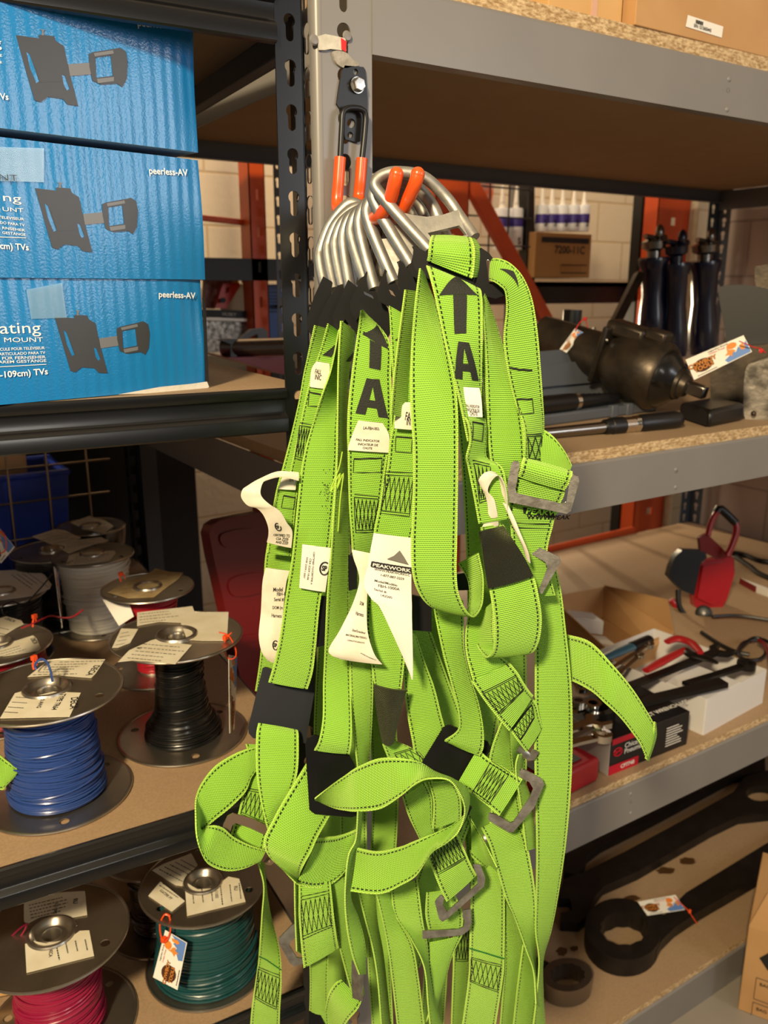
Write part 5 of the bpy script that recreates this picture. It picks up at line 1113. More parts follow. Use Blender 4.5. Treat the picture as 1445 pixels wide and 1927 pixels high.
# ================= hook on the grey post =================
M_web = webbing('lime_webbing', 'aaea52', 'bff062')
M_ring = mat('forged_steel', '9c9a94', 0.48, 0.8, col2='b0aea7', scale=60, bump=.12, bscale=150)
M_link = mat('stamped_steel', 'aeaba5', 0.35, 0.85, col2='8f8a84', scale=90, bump=.15, bscale=200)
M_pad = mat('black_rubber_pad', '08080a', 0.30, col2='101011', scale=12)
M_sleeve_b = webbing('black_elastic', '101012', '0c0c0e', stitch=False, pitch=.0014)
M_thread = mat('black_thread', '0b0d0b', .7)
M_lab = mat('harness_label_cloth', 'd8d0bb', .6, col2='e6e0cf', scale=40, bump=.2, bscale=60)
M_labw = mat('harness_label_white', 'e4e2da', .6)
M_mark = mat('black_stencil_ink', '141812', .7, bump=.5, bscale=700)
hk = thing('utility_hook', 'black double hook with orange dipped arms bolted to the grey post', 'hook', aY(660, 215, FY-.004))
PY = FY-.0035
def hp(px, th, part, m, par=hk, holes=(), dy=0, smooth=0, bevel=.0015):
    mb = MB(); flat(mb, px, (0, PY-dy, 1.8), (0, -1, 0), th, holes=holes, smooth=smooth); return mb.build(part, m, par, bevel=bevel)
hp([(649, 123), (684, 126), (688, 132), (692, 190), (690, 262), (672, 268), (650, 262), (640, 205), (634, 196), (636, 180), (643, 135)], .003, 'mounting_plate', M_blackpl, holes=[circ(669, 135, 4.5, 6, n=14), circ(661, 232, 8, 9, n=16), circ(659, 254, 5.5, 6, n=14)])
c = aY(673, 160, PY-.003)
b = MB(); b.lathe([(1e-4, -.007), (.0070, -.0068), (.0082, -.006), (.0082, 0)], c, (0, 1, 0), 6); b.lathe([(1e-4, -.0001), (.0095, 0), (.0095, .0012)], c, (0, 1, 0), 20); b.build('hex_bolt', M_steel, hk, smooth=False)
# rods: down from the plate, bending out over the aisle and up at the tips
def rodpts(sx):
    top = [(664, 203, 0), (650, 206, 0)] if sx < 0 else [(664, 203, 0), (683, 206, 0)]
    x0 = 643 if sx < 0 else 686; y0 = 222; x1 = 637 if sx < 0 else 677
    return x0, y0, x1
tipH = .905
def rod(px, col_from):
    P = [aY(x, y, PY-.008) if h is None else aH(x, y, h) for x, y, h in px]; return P
hpost = (aY(640, 380, PY-.008)-CAM).dot(Vector((math.sin(YAW), math.cos(YAW), 0)))
L = rod([(664, 203, None), (652, 205, None), (645, 214, None), (643, 240, None), (640, 298, None)], 0)
R_ = rod([(664, 203, None), (678, 205, None), (687, 214, None), (687, 240, None), (681, 300, None)], 0)
MB().tube(L, .0036, 12, smooth=6).build('hook_rod', M_blackpl, hk); MB().tube(R_, .0036, 12, smooth=6).build('hook_rod', M_blackpl, hk)
hi = lambda t: hpost*(1-t)+tipH*t
L2 = rod([(640, 296, None), (637, 340, None), (634, 380, None), (638, 398, hi(.08)), (664, 407, hi(.35)), (695, 412, hi(.65)), (716, 405, hi(.82)), (733, 378, hi(.92)), (742, 345, hi(.99)), (746, 328, tipH)], 0)
R2 = rod([(681, 298, None), (678, 340, None), (675, 376, None), (680, 396, hi(.08)), (705, 409, hi(.35)), (734, 412, hi(.65)), (752, 402, hi(.82)), (768, 375, hi(.92)), (781, 345, hi(.99)), (786, 328, tipH)], 0)
for P in (L2, R2):
    m = MB().tube(P, .0072, 14, smooth=6); m.sph(P[-1], .0074); m.build('orange_arm', M_dip, hk)
# twist of tape and cotton above the hook
t = thing('fastener_tape', 'torn silver and red tape with white fluff above the hook', 'tape', aY(625, 80, FY-.004))
hp([(598, 68), (612, 64), (628, 67), (650, 72), (652, 96), (622, 92), (612, 94), (600, 94)], .002, 'silver_tape', mat('silvery_tape', 'b7b1a2', .35, col2='cfcabd', scale=80, bump=.4), par=t, bevel=0)
hp([(642, 71), (652, 78), (651, 98), (643, 93)], .0008, 'red_patch', mat('red_patch', 'd01c1c', .5), par=t, dy=.001, bevel=0)
hp([(628, 96), (650, 98), (662, 110), (676, 122), (660, 126), (648, 128), (634, 120), (629, 108)], .004, 'white_fluff', mat('white_fluff', 'a9a49c', .95, col2='8a857d', scale=70, bump=1, bscale=120), par=t, smooth=3, bevel=0)
for k, (x, y) in enumerate(((591, 75), (653, 68))):
    mb = MB(); mb.lathe([(1e-4, -.0026), (.0048, -.002), (.0062, 0)], aY(x, y, FY-.002), (0, 1, 0), 18); mb.build('rivet_head', M_grey, RU)

# ================= the harnesses =================
HN = {}
for k, lab in {1: 'frontmost lime green safety harness, wide TA arrow strap and steel buckles at right',
               2: 'lime green harness second on the hook, its left leg strap looping in a leaf shape',
               3: 'lime green harness third on the hook, white printed cloth label hanging half twisted',
               4: 'lime green harness fourth on the hook, folded cloth label and tilted black plate',
               5: 'lime green harness fifth on the hook, big arrow and A left of the front strap',
               6: 'lime green harness sixth on the hook, narrow strap edge showing beside the letter A strap',
               7: 'lime green harness seventh on the hook, plain strap with a white certification tag',
               8: 'lime green harness eighth on the hook, with a curled cream label sticking out left',
               9: 'rearmost lime green harness against the post, only its left strap edge showing'}.items():
    HN[k] = thing('safety_harness', lab, 'harness', aH(700, 500, .93+.012*k), 'lime green safety harnesses on the hook')
def S(hn, st, name='strap', m=None, width=.045, **k):
    r = Ribbon(st, hz=True, width=width, **k); r.o = r.build(name, m or M_web, HN[hn]); return r
def wst(r, px, n=4, dbl=True):        # zigzag box stitching on a strap; px: TL, TR, BR, BL corners
    q = [r.uv(*p) for p in px]; mb = MB()
    def at(a, b): 
        u = (q[0][0]*(1-a)+q[1][0]*a)*(1-b)+(q[3][0]*(1-a)+q[2][0]*a)*b; v = (q[0][1]*(1-a)+q[1][1]*a)*(1-b)+(q[3][1]*(1-a)+q[2][1]*a)*b; return (u, v)
    r.line(mb, [at(0, 0), at(1, 0), at(1, 1), at(0, 1), at(0, 0)])
    if dbl: r.line(mb, [at(0, -.08), at(1, -.08)]); r.line(mb, [at(0, .93), at(1, .93)])
    z = [at(i/(2*n), .03 if i % 2 else .92) for i in range(2*n+1)]; z2 = [at(i/(2*n), .92 if i % 2 else .03) for i in range(2*n+1)]
    r.line(mb, z); r.line(mb, z2)
    mb.build('box_stitching', M_thread, r.o)
def rectst(r, px):
    mb = MB(); r.lpx(mb, px+[px[0]]); r.lpx(mb, [px[0], px[1]], r=.0009); mb.build('rectangle_stitching', M_thread, r.o)
def arrow_T(r, head, stem):
    mb = MB(); r.poly(mb, [r.uv(*head[0]), r.uv(*head[0]), r.uv(*head[1]), r.uv(*head[2])], n=10); r.qpx(mb, stem, n=10)
    mb.build('arrow_mark', M_mark, r.o)
def letterA(r, tl, tr, bl, br, w):      # strokes of the A between pixel corners
    mb = MB(); L = lambda a, b, t: (a[0]*(1-t)+b[0]*t, a[1]*(1-t)+b[1]*t)
    r.qpx(mb, [tl, L(tl, tr, .62), L(bl, br, .0+w), bl]); r.qpx(mb, [L(tl, tr, .38), tr, br, L(bl, br, 1-w)])
    l1, r1 = L(L(tl, tr, .3), bl, .58), L(L(tl, tr, .7), br, .58); l2, r2 = L(L(tl, tr, .3), bl, .78), L(L(tl, tr, .7), br, .78)
    r.qpx(mb, [l1, r1, r2, l2], lift=.0017); mb.build('letter_mark', M_mark, r.o)
def lab(hn, st, texts=(), m=None, name='cloth_label', rows=(), th=.0006, logo=None, **k):
    r = Ribbon(st, hz=True, width=k.get('width', 0), bulge=k.get('bulge', .001), k=6); r.o = r.build(name, m or M_lab, HN[hn], th=th); mb = MB()
    for s, px, p2, sz in texts:
        (u0, v0), (u1, v1) = r.uv(*px), r.uv(*p2); W = .045
        du, dv = (u1-u0)*W, v1-v0; ang = math.degrees(math.atan2(-dv, du)); me = textmesh(s, 1, .015); w = max(v.co.x for v in me.vertices); bpy.data.meshes.remove(me)
        r.text(mb, s, u0, v0, sz or math.hypot(du, dv)/w, .015, .0008, ang)
    for u0, u1, v in rows: bars(mb, r, [(u0, u1, v)], lift=.0008, h=.0008)
    if logo:
        (u, v), R = r.uv(*logo[0]), logo[1]; 
        mb.tube([r.P(u+R*math.cos(a)/.045, v+R*math.sin(a), .001) for a in [k*math.pi/9 for k in range(16)]], R*.12, 5)
        r.text(mb, 'SP', u-R*.62/.045, v+R*.35, R*1.1, .05, .001)
    if mb.v: mb.build('label_print', M_ink, r.o)
    return r
def hplate(hn, px, h, th, part, m, tilt=0, tx=0, par=None, holes=(), smooth=0, bevel=.0015, push=0):
    cx = sum(p[0] for p in px)/len(px); cy = sum(p[1] for p in px)/len(px); P0 = aH(cx, cy, h); n = CAM-P0; n.z *= .4; n = n.normalized() + _r*tilt + Vector((0, 0, tx))
    mb = MB(); flat(mb, px, P0, n, th, holes=holes, smooth=smooth, push=push); return mb.build(part, m, par or HN[hn], bevel=bevel)
# ---- D-rings ----
RG = [(1, (808, 470), (705, 347), (752, 324), (840, 372), (893, 447), .925), (2, (774, 499), (702, 368), (742, 340), (812, 385), (850, 470), .945), (3, (741, 532), (690, 395), (733, 358), (795, 395), (822, 490), .962),
      (4, (705, 544), (676, 410), (716, 372), (778, 405), (790, 500), .978), (5, (686, 525), (661, 425), (702, 384), (762, 415), (765, 500), .992), (6, (659, 546), (648, 432), (690, 392), (745, 425), (738, 520), 1.006),
      (7, (644, 540), (633, 445), (678, 396), (730, 430), (715, 525), 1.02), (8, (630, 545), (619, 455), (668, 392), (715, 435), (695, 530), 1.032), (9, (616, 560), (604, 468), (656, 384), (700, 430), (680, 535), 1.045)]
for k, P1, L_, T, R, P2, h in RG:
    lx = lambda a, b, t: (a[0]*(1-t)+b[0]*t, a[1]*(1-t)+b[1]*t)
    def off(p, dx, dy): return (p[0]+dx, p[1]+dy)
    q = [(*P1, h-.025), (*off(lx(P1, L_, .45), -4, 0), h-.012), (*off(lx(P1, L_, .8), -5, 0), h-.004), (*L_, h), (*off(lx(L_, T, .45), -6, -7), h+.003), (*T, h+.004), (*off(lx(T, R, .45), 6, -12), h+.006), (*R, h+.008), (*lx(R, P2, .5), h), (*P2, h-.015)]
    mb = MB(); P = [aH(*p) for p in q]; mb.tube(P, .0062 if k == 1 else .0068, 14, smooth=7)
    a, b = P[0].lerp(P[2], .35), P[-1].lerp(P[-3], .32)
    d = mb.build('d_ring', M_ring, HN[k])
    # web plate with the strap slot
    if k <= 3:
        A, B, C_, D_ = P[0].lerp(P[1], .1), P[-1].lerp(P[-2], .1), P[-2].lerp(P[-3], .25), P[1].lerp(P[2], .4)
        n = (B-A).cross(D_-A).normalized(); n = n if n.dot(CAM-A) > 0 else -n
        M = frame(A, n); Mi = M.inverted(); f = [tuple((Mi @ p).xy) for p in (A, B, C_, D_)]
        mid = ((f[2][0]+f[3][0])/2, (f[2][1]+f[3][1])/2); bm = ((f[0][0]+f[1][0])/2, (f[0][1]+f[1][1])/2)
        cv = [f[0], f[1], f[2], (mid[0]*.5+f[2][0]*.5, mid[1]*.85+bm[1]*.15), (mid[0], mid[1]*.78+bm[1]*.22), (mid[0]*.5+f[3][0]*.5, mid[1]*.85+bm[1]*.15), f[3]]
        ce = ((f[0][0]+f[1][0]+mid[0])/3, (f[0][1]+f[1][1])/2*.75+mid[1]*.25)
        sl = [(f[0][0]*.8+f[1][0]*.2, f[0][1]*.8+f[1][1]*.2), (f[0][0]*.12+f[1][0]*.88, f[0][1]*.12+f[1][1]*.88)]; up_ = (mid[0]-bm[0], mid[1]-bm[1]); hole = [(sl[0][0]+up_[0]*.05, sl[0][1]+up_[1]*.05), (sl[1][0]+up_[0]*.05, sl[1][1]+up_[1]*.05), (sl[1][0]+up_[0]*.36, sl[1][1]+up_[1]*.36), (sl[0][0]+up_[0]*.36, sl[0][1]+up_[1]*.36)]
        me = fill(cv, [hole], .0045); mb = MB(); mb.merge(me, M @ Matrix.Translation((0, 0, .001))); mb.build('ring_web', M_ring, d, bevel=.0012)
# ---- back pads ----
hplate(9, [(608, 520), (590, 560), (577, 600), (578, 618), (587, 634), (600, 610), (622, 570), (625, 530)], 1.0, .004, 'back_pad', M_pad)
hplate(8, [(636, 536), (616, 565), (600, 598), (598, 614), (605, 629), (619, 616), (640, 640), (660, 600), (655, 545)], .985, .004, 'back_pad', M_pad)
hplate(7, [(655, 526), (640, 560), (626, 594), (628, 612), (639, 628), (649, 600), (672, 632), (685, 600), (672, 540)], .97, .004, 'back_pad', M_pad)
hplate(6, [(690, 510), (672, 540), (659, 566), (659, 584), (670, 604), (680, 588), (728, 640), (738, 620), (730, 580), (705, 545)], .953, .004, 'back_pad', M_pad, holes=[[(684, 548), (700, 556), (703, 562), (686, 554)]])
hplate(5, [(724, 506), (716, 530), (709, 550), (712, 566), (732, 578), (770, 598), (772, 580), (752, 545), (738, 520)], .935, .004, 'back_pad', M_pad, holes=[[(732, 545), (738, 548), (744, 558), (736, 554)]])
hplate(4, [(752, 490), (748, 520), (750, 540), (756, 554), (790, 582), (800, 560), (780, 520), (766, 500)], .918, .004, 'back_pad', M_pad)
hplate(2, [(780, 470), (770, 505), (776, 520), (800, 530), (840, 540), (850, 500)], .905, .004, 'back_pad', M_pad)
hplate(1, [(778, 462), (776, 494), (782, 508), (794, 519), (812, 527), (880, 545), (908, 556), (932, 562), (950, 556), (954, 545), (944, 520), (934, 494), (920, 476), (905, 466), (890, 476), (806, 476), (790, 468)], .872, .005, 'back_pad', M_pad, holes=[[(915, 488), (922, 490), (928, 535), (920, 534)], [(812, 520), (870, 536), (866, 541), (812, 526)]])
# ---- deep layer: straps of the rear harnesses behind everything ----
for hn, st in ((9, [(612, 640, 655, 640, 1.03), (600, 900, 650, 900, 1.04), (600, 1150, 648, 1150, 1.04), (590, 1400, 640, 1400, 1.04), (600, 1650, 650, 1650, 1.03), (610, 1935, 655, 1935, 1.02)]),
               (8, [(680, 650, 725, 650, 1.0), (700, 900, 750, 900, 1.02), (690, 1200, 740, 1200, 1.03), (700, 1500, 750, 1500, 1.03), (690, 1750, 735, 1750, 1.02), (700, 1935, 740, 1935, 1.0)]),
               (7, [(760, 600, 810, 600, .98), (790, 900, 840, 900, 1.0), (800, 1200, 850, 1200, 1.02), (790, 1500, 840, 1500, 1.02), (800, 1750, 845, 1750, 1.0), (790, 1935, 835, 1935, 1.0)]),
               (6, [(840, 620, 895, 620, .96), (870, 900, 925, 900, .98), (880, 1200, 935, 1200, 1.0), (870, 1500, 920, 1500, 1.0), (890, 1750, 935, 1750, .99), (880, 1935, 925, 1935, .98)]),
               (5, [(900, 650, 950, 650, .95), (925, 900, 980, 900, .97), (930, 1200, 990, 1200, .98), (940, 1500, 990, 1500, .99), (935, 1750, 980, 1750, .98), (945, 1935, 985, 1935, .97)]),
               (8, [(650, 1050, 700, 1060, 1.0), (655, 1300, 700, 1300, 1.0), (640, 1550, 690, 1560, 1.0), (655, 1800, 700, 1800, 1.0)]),
               (6, [(745, 1150, 800, 1160, .99), (830, 1400, 880, 1380, .99), (900, 1600, 950, 1580, .98), (950, 1800, 990, 1790, .97)]),
               (7, [(905, 1150, 960, 1160, .98), (870, 1400, 925, 1420, .99), (800, 1600, 860, 1620, .98), (740, 1800, 790, 1820, .98)])):
    S(hn, st)
hplate(6, [(800, 1075), (830, 1085), (880, 1078), (905, 1085), (900, 1110), (840, 1112)], .93, .004, 'adjuster_plate', M_pad)
hplate(7, [(775, 1120), (812, 1130), (812, 1189), (776, 1186)], .90, .006, 'elastic_sleeve', M_pad)
hplate(8, [(600, 1120), (616, 1125), (612, 1215), (596, 1218)], .93, .006, 'elastic_sleeve', M_pad)
hplate(5, [(655, 1045), (672, 1050), (672, 1108), (656, 1112)], .92, .006, 'elastic_sleeve', M_pad)
# ---- left group ----
S(9, [(592, 612, 630, 622, .985, 1), (573, 694, 615, 700, .985), (563, 750, 605, 752, .985), (549, 812, 598, 818, .985), (533, 874, 590, 880, .985), (518, 930, 575, 935, .985), (505, 1011, 562, 1015, .985), (498, 1060, 555, 1065, .985), (494, 1150, 548, 1155, .985), (490, 1230, 540, 1235, .985), (480, 1300, 530, 1305, .99)])
r8 = S(8, [(617, 609, 640, 628, .965, 1), (600, 665, 648, 675, .965), (583, 715, 636, 722, .965), (572, 760, 628, 765, .965), (560, 820, 615, 826, .965), (545, 890, 600, 895, .965), (535, 950, 590, 955, .965), (520, 1010, 575, 1015, .965)])
mb = MB(); r8.poly(mb, [r8.uv(607, 668), r8.uv(607, 668), r8.uv(634, 640), r8.uv(624, 672)]); mb.build('arrow_mark', M_mark, r8.o)
rectst(r8, [(582, 738), (604, 742), (603, 765), (580, 764)]); wst(r8, [(560, 800), (592, 805), (585, 870), (555, 862)], 3)
lab(8, [(596, 680, 620, 684, .962), (586, 695, 620, 700, .962), (583, 728, 612, 732, .962)], texts=[('FALL', (592, 703), (604, 704), None), ('INIC', (592, 714), (604, 715), None)], name='fall_indicator_label')
r = Ribbon([(522, 892, 568, 895, .955), (520, 915, 566, 918, .955), (524, 945, 570, 948, .955)], hz=True); 
rectst(S(8, [(525, 908, 562, 912, .958), (517, 950, 556, 955, .958), (508, 1000, 552, 1006, .958), (503, 1040, 548, 1046, .958)]), [(534, 932), (556, 936), (553, 958), (530, 954)])
lab(8, [(533, 892, 560, 892, .950), (528, 905, 558, 908, .950), (524, 920, 556, 922, .950)], texts=[('FA', (544, 905), (552, 906), None)], name='fall_indicator_label')
lab(8, [(562, 889, 562, 905, .93), (523, 887, 529, 898, .925), (488, 901, 502, 904, .92), (466, 914, 494, 910, .915), (456, 922, 490, 926, .91), (454, 936, 495, 938, .91), (466, 951, 510, 951, .91), (484, 957, 520, 957, .912), (496, 970, 530, 966, .915), (504, 990, 540, 984, .92), (505, 1006, 550, 1000, .925), (502, 1020, 548, 1031, .93)], texts=[('CERTIFIED TO', (514, 1007), (545, 1010), None), ('CSA Z259', (519, 1014), (542, 1017), None), ('ANSI Z359', (519, 1020), (542, 1024), None)], logo=((523, 990), .0055), name='curled_label')
r7 = S(7, [(637, 622, 645, 600, .955, 1), (623, 694, 638, 694, .955, 1), (605, 745, 637, 745, .95, 1), (587, 800, 635, 800, .945), (570, 862, 635, 862, .94), (559, 949, 629, 949, .935), (549, 1049, 618, 1049, .93), (537, 1125, 603, 1130, .925), (526, 1200, 595, 1210, .92), (516, 1245, 589, 1262, .92), (505, 1283, 579, 1296, .922)])
mb = MB(); 
for k in range(40): u, v = random.gauss(.75, .07), r7.uv(608, 925)[1]+random.gauss(0, .012); r7.poly(mb, [(u, v), (u+.02, v), (u+.02, v+.0012), (u, v+.001)], n=1)
mb.build('dirt_specks', M_mark, r7.o)
lab(7, [(569, 1024, 623, 1031, .918), (566, 1065, 618, 1072, .916), (563, 1106, 612, 1114, .917)], m=M_labw, texts=[('CERTIFIED TO/CERTIFIE A', (590, 1037), (585, 1098), None), ('CSA Z259.10-06', (583, 1050), (578, 1090), None), ('ANSI Z359.1-2007', (577, 1048), (571, 1088), None)], logo=((611, 1070), .0075), name='certification_tag')
r6 = S(6, [(641, 604, 668, 625, .945, 1), (638, 650, 664, 660, .942, 1), (636, 700, 656, 705, .94, 1), (635, 780, 652, 780, .938, 1), (634, 850, 654, 850, .936, 1), (632, 900, 656, 900, .935, 1), (628, 960, 657, 960, .93, 1), (622, 1050, 657, 1050, .925, 1), (616, 1120, 656, 1125, .92, 1), (612, 1200, 657, 1212, .915, .6), (608, 1280, 660, 1292, .91), (607, 1350, 662, 1366, .885), (600, 1392, 661, 1400, .876), (591, 1411, 658, 1418, .878)])
mb = MB(); r6.poly(mb, [r6.uv(646, 680), r6.uv(646, 680), r6.uv(664, 662), r6.uv(658, 680)]); mb.build('arrow_mark', M_mark, r6.o)
MB().tube([aH(x, y, .915) for x, y in ((644, 850), (638, 880), (628, 905), (622, 925), (628, 915), (640, 890), (634, 920), (646, 890), (640, 940), (636, 1000))], .0007, 5, smooth=4).build('frayed_thread', mat('lime_thread', 'b7dc4c', .7), r6.o)
r5 = S(5, [(679, 584, 683, 586, .935, 1), (673, 622, 732, 640, .93), (662, 697, 736, 712, .925), (655, 760, 738, 775, .92), (653, 810, 737, 812, .918), (654, 849, 730, 855, .917), (655, 900, 722, 906, .916), (657, 960, 714, 965, .915), (661, 1010, 703, 1016, .915, .5), (663, 1040, 698, 1046, .915, .6)])
arrow_T(r5, [(684, 624), (683, 628), (729, 656)], [(696, 640), (718, 650), (716, 697), (695, 692)]); 
mb = MB(); r5.poly(mb, [r5.uv(706, 612), r5.uv(706, 612), r5.uv(731, 658), r5.uv(682, 628)]); mb.build('arrow_mark', M_mark, r5.o)
letterA(r5, (690, 712), (714, 714), (669, 778), (731, 787), .30)
lab(5, [(674, 791, 720, 796, .912), (664, 815, 732, 818, .912), (657, 835, 732, 838, .912), (654, 847, 731, 852, .912)], texts=[('FALL INDICATOR', (669, 829), (714, 832), None), ('INICATEUR DE', (673, 837), (711, 839), None), ('CHUTE', (682, 844), (700, 845), None), ('LA-FBH-003', (683, 807), (714, 809), None)], name='fall_indicator_label')
rectst(r5, [(666, 863), (719, 862), (717, 888), (665, 889)]); wst(r5, [(667, 935), (712, 938), (706, 1000), (668, 1002)], 3)
r4 = S(4, [(732, 575, 770, 597, .915), (734, 622, 783, 630, .912), (738, 700, 790, 705, .908), (741, 780, 800, 785, .905), (733, 830, 800, 835, .902), (727, 884, 800, 890, .90), (709, 969, 785, 975, .895), (702, 1010, 775, 1016, .893), (698, 1060, 772, 1065, .895), (690, 1120, 772, 1130, .895), (686, 1175, 768, 1190, .893), (696, 1237, 762, 1240, .89), (704, 1287, 755, 1299, .888)])
mb = MB(); r4.poly(mb, [r4.uv(743, 640), r4.uv(743, 640), r4.uv(777, 612), r4.uv(774, 646)]); mb.build('arrow_mark', M_mark, r4.o)
S(4, [(762, 545, 800, 550, .905, 1), (752, 620, 785, 625, .90, 1), (742, 700, 776, 705, .897, 1), (735, 780, 775, 790, .895, 1)])
rectst(r4, [(745, 822), (776, 824), (774, 852), (744, 850)]); wst(r4, [(722, 893), (778, 896), (770, 972), (716, 966)], 3)
lab(4, [(762, 757, 775, 757, .893), (748, 775, 778, 775, .892), (743, 790, 778, 792, .892), (742, 806, 778, 809, .892)], texts=[('FA', (761, 790), (772, 791), None), ('IN', (764, 799), (772, 800), None)], name='fall_indicator_label')
# printed label, twisting to a point
lab(3, [(703, 1003, 773, 1012, .875), (697, 1035, 774, 1045, .872), (693, 1060, 774, 1072, .87), (685, 1099, 774, 1112, .865), (698, 1126, 775, 1140, .86), (714, 1142, 775, 1160, .858), (735, 1185, 776, 1200, .855), (758, 1236, 777, 1245, .855), (774, 1276, 777, 1279, .855)],
    texts=[('PEAKWORK', (699, 1064), (772, 1076), None), ('WWW.PEAKWORKS.C', (704, 1073), (771, 1085), None), ('1-877-887-3259', (715, 1083), (760, 1092), None), ('Model/Modèle:', (704, 1094), (748, 1103), None), ('FBH-1000A', (711, 1104), (752, 1112), None), ('Serial #:', (704, 1111), (728, 1117), None), ('142560', (716, 1122), (738, 1127), None)], m=M_labw, name='printed_label')
rb = Ribbon([(699, 1056, 774, 1068, .8665), (697, 1066, 774, 1079, .8660)], width=0, hz=True, bulge=.001); mb = MB(); 
l3 = [o for o in HN[3].children if o.name.startswith('printed_label')][0]
rb.mesh(mb, .0004); mb.build('brand_band', M_ink, l3)
wm = MB(); me = textmesh('PEAKWORK', 1, .02); w = max(v.co.x for v in me.vertices)
wm.add([rb.P(.04+v.co.x/w*.95, rb.L*(.82-v.co.y*.82), .0012) for v in me.vertices], [tuple(p.vertices) for p in me.polygons]); wm.build('brand_print', M_white, l3)
hplate(3, [(728, 1052), (741, 1046), (752, 1036), (760, 1048), (768, 1062)], .868, .0003, 'mountain_emblem', mat('grey_print', '6e6a66', .6), par=l3, bevel=0)
# folded label left of it
lab(4, [(662, 1034, 700, 1042, .893), (665, 1050, 694, 1056, .89), (676, 1090, 692, 1098, .885), (664, 1135, 690, 1145, .875), (640, 1185, 692, 1190, .865), (618, 1225, 704, 1230, .86), (640, 1240, 719, 1250, .862)], texts=[('DOM', (676, 1138), (684, 1140), None), ('Harness', (668, 1157), (684, 1160), None), ('Size/Grandeur', (662, 1188), (688, 1193), None), ('MATERIAL/MATERIAU', (650, 1196), (690, 1203), None), ('CAPACITY/CAPACITE', (653, 1205), (686, 1211), None), ('AVERTISSEMENT', (678, 1228), (708, 1242), None)], name='folded_label')
lab(9, [(500, 1068, 545, 1074, .95), (494, 1095, 538, 1100, .95), (491, 1150, 532, 1158, .95), (487, 1195, 527, 1205, .945), (492, 1225, 524, 1235, .945), (503, 1242, 520, 1248, .948)], texts=[('Model', (514, 1112), (532, 1113), None), ('FBH-1', (521, 1120), (536, 1121), None), ('Serial #', (516, 1129), (534, 1131), None), ('DOM (m', (513, 1144), (532, 1146), None), ('Harness', (511, 1160), (530, 1162), None)], logo=((519, 1213), .0058), name='printed_label')
# adjuster plates
hplate(7, [(494, 1258), (500, 1256), (590, 1284), (592, 1300), (575, 1398), (566, 1400), (476, 1389), (468, 1380), (467, 1370)], .935, .004, 'adjuster_plate', mat('slate_plastic', '1b1f26', .45), smooth=0, bevel=.002)
S(7, [(486, 1361, 560, 1374, .925), (482, 1385, 562, 1390, .915), (482, 1449, 560, 1451, .90), (490, 1505, 545, 1500, .89), (502, 1555, 530, 1530, .885, .5), (520, 1600, 545, 1580, .885, .5)])
hplate(6, [(586, 1386), (592, 1384), (640, 1393), (668, 1440), (672, 1535), (662, 1538), (592, 1532), (582, 1524), (574, 1400), (578, 1390)], .884, .004, 'adjuster_plate', M_pad, bevel=.002)
S(6, [(580, 1432, 640, 1500, .90), (574, 1440, 622, 1532, .89), (532, 1508, 598, 1575, .87), (512, 1545, 586, 1602, .86), (497, 1578, 575, 1622, .855), (503, 1606, 568, 1636, .855), (532, 1637, 563, 1648, .86, .5), (557, 1662, 561, 1664, .87, 1)])
S(6, [(597, 1577, 558, 1664, .875), (616, 1575, 588, 1671, .885), (634, 1573, 622, 1664, .895), (655, 1567, 650, 1638, .905), (674, 1560, 672, 1590, .915, 1)])
# far left loop with its buckle
S(8, [(485, 1405, 490, 1440, .93), (465, 1409, 474, 1462, .925), (436, 1421, 462, 1490, .92), (404, 1442, 432, 1521, .91), (380, 1472, 404, 1543, .90), (369, 1500, 386, 1559, .89), (368, 1540, 378, 1566, .875, 1), (371, 1579, 384, 1558, .865, 1), (384, 1617, 400, 1553, .86, .5), (402, 1632, 420, 1558, .865), (430, 1639, 440, 1575, .87), (460, 1634, 470, 1590, .875), (490, 1620, 500, 1600, .88)], k=10)
q = S(8, [(462, 1400, 520, 1402, .945), (470, 1437, 520, 1445, .935), (460, 1480, 516, 1492, .925), (448, 1531, 506, 1556, .915), (440, 1552, 500, 1578, .905), (431, 1580, 495, 1605, .895), (425, 1598, 490, 1626, .89)])
wst(q, [(466, 1487), (512, 1495), (504, 1552), (453, 1530)], 3)
def frame_link(hn, px, h, wpx, part='steel_buckle', dz=0, closed=False, m=None, hs=None):
    n = len(px); P = [aH(x, y, (hs[i] if hs else h)) for i, (x, y) in enumerate(px)]; r = wpx*hd(h, px[0][1])/FPX/2
    return MB().tube(P, r*.28, 8, closed=closed, smooth=3, flat=3.6, up=(CAM-P[0]).normalized()).build(part, m or M_link, HN[hn])
hplate(8, [(414, 1582), (420, 1552), (428, 1536), (438, 1531), (470, 1539), (505, 1555), (522, 1566), (518, 1574), (498, 1571), (468, 1557), (443, 1549), (437, 1554), (427, 1585), (421, 1591)], .886, .003, 'steel_link', mat('brownish_steel', '9c8674', .35, .8), bevel=.001)
frame_link(8, [(500, 1618), (508, 1622), (514, 1614)], .90, 12, m=mat('brownish_steel', '9c8674', .35, .8))
# narrow strap bottom left
q = S(9, [(484, 1620, 497, 1624, .93, 1), (496, 1665, 500, 1665, .93, 1), (493, 1720, 509, 1722, .93, 1), (488, 1785, 526, 1788, .93, .6), (483, 1830, 530, 1845, .93), (474, 1892, 527, 1900, .93), (470, 1940, 526, 1945, .93)])
wst(q, [(486, 1822), (527, 1838), (520, 1898), (480, 1876)], 3)
mb = MB(); q.lpx(mb, [(487, 1798), (500, 1803), (529, 1824)], r=.0008); mb.build('fold_seam', mat('green_thread', '1f6b2a', .6), q.o)
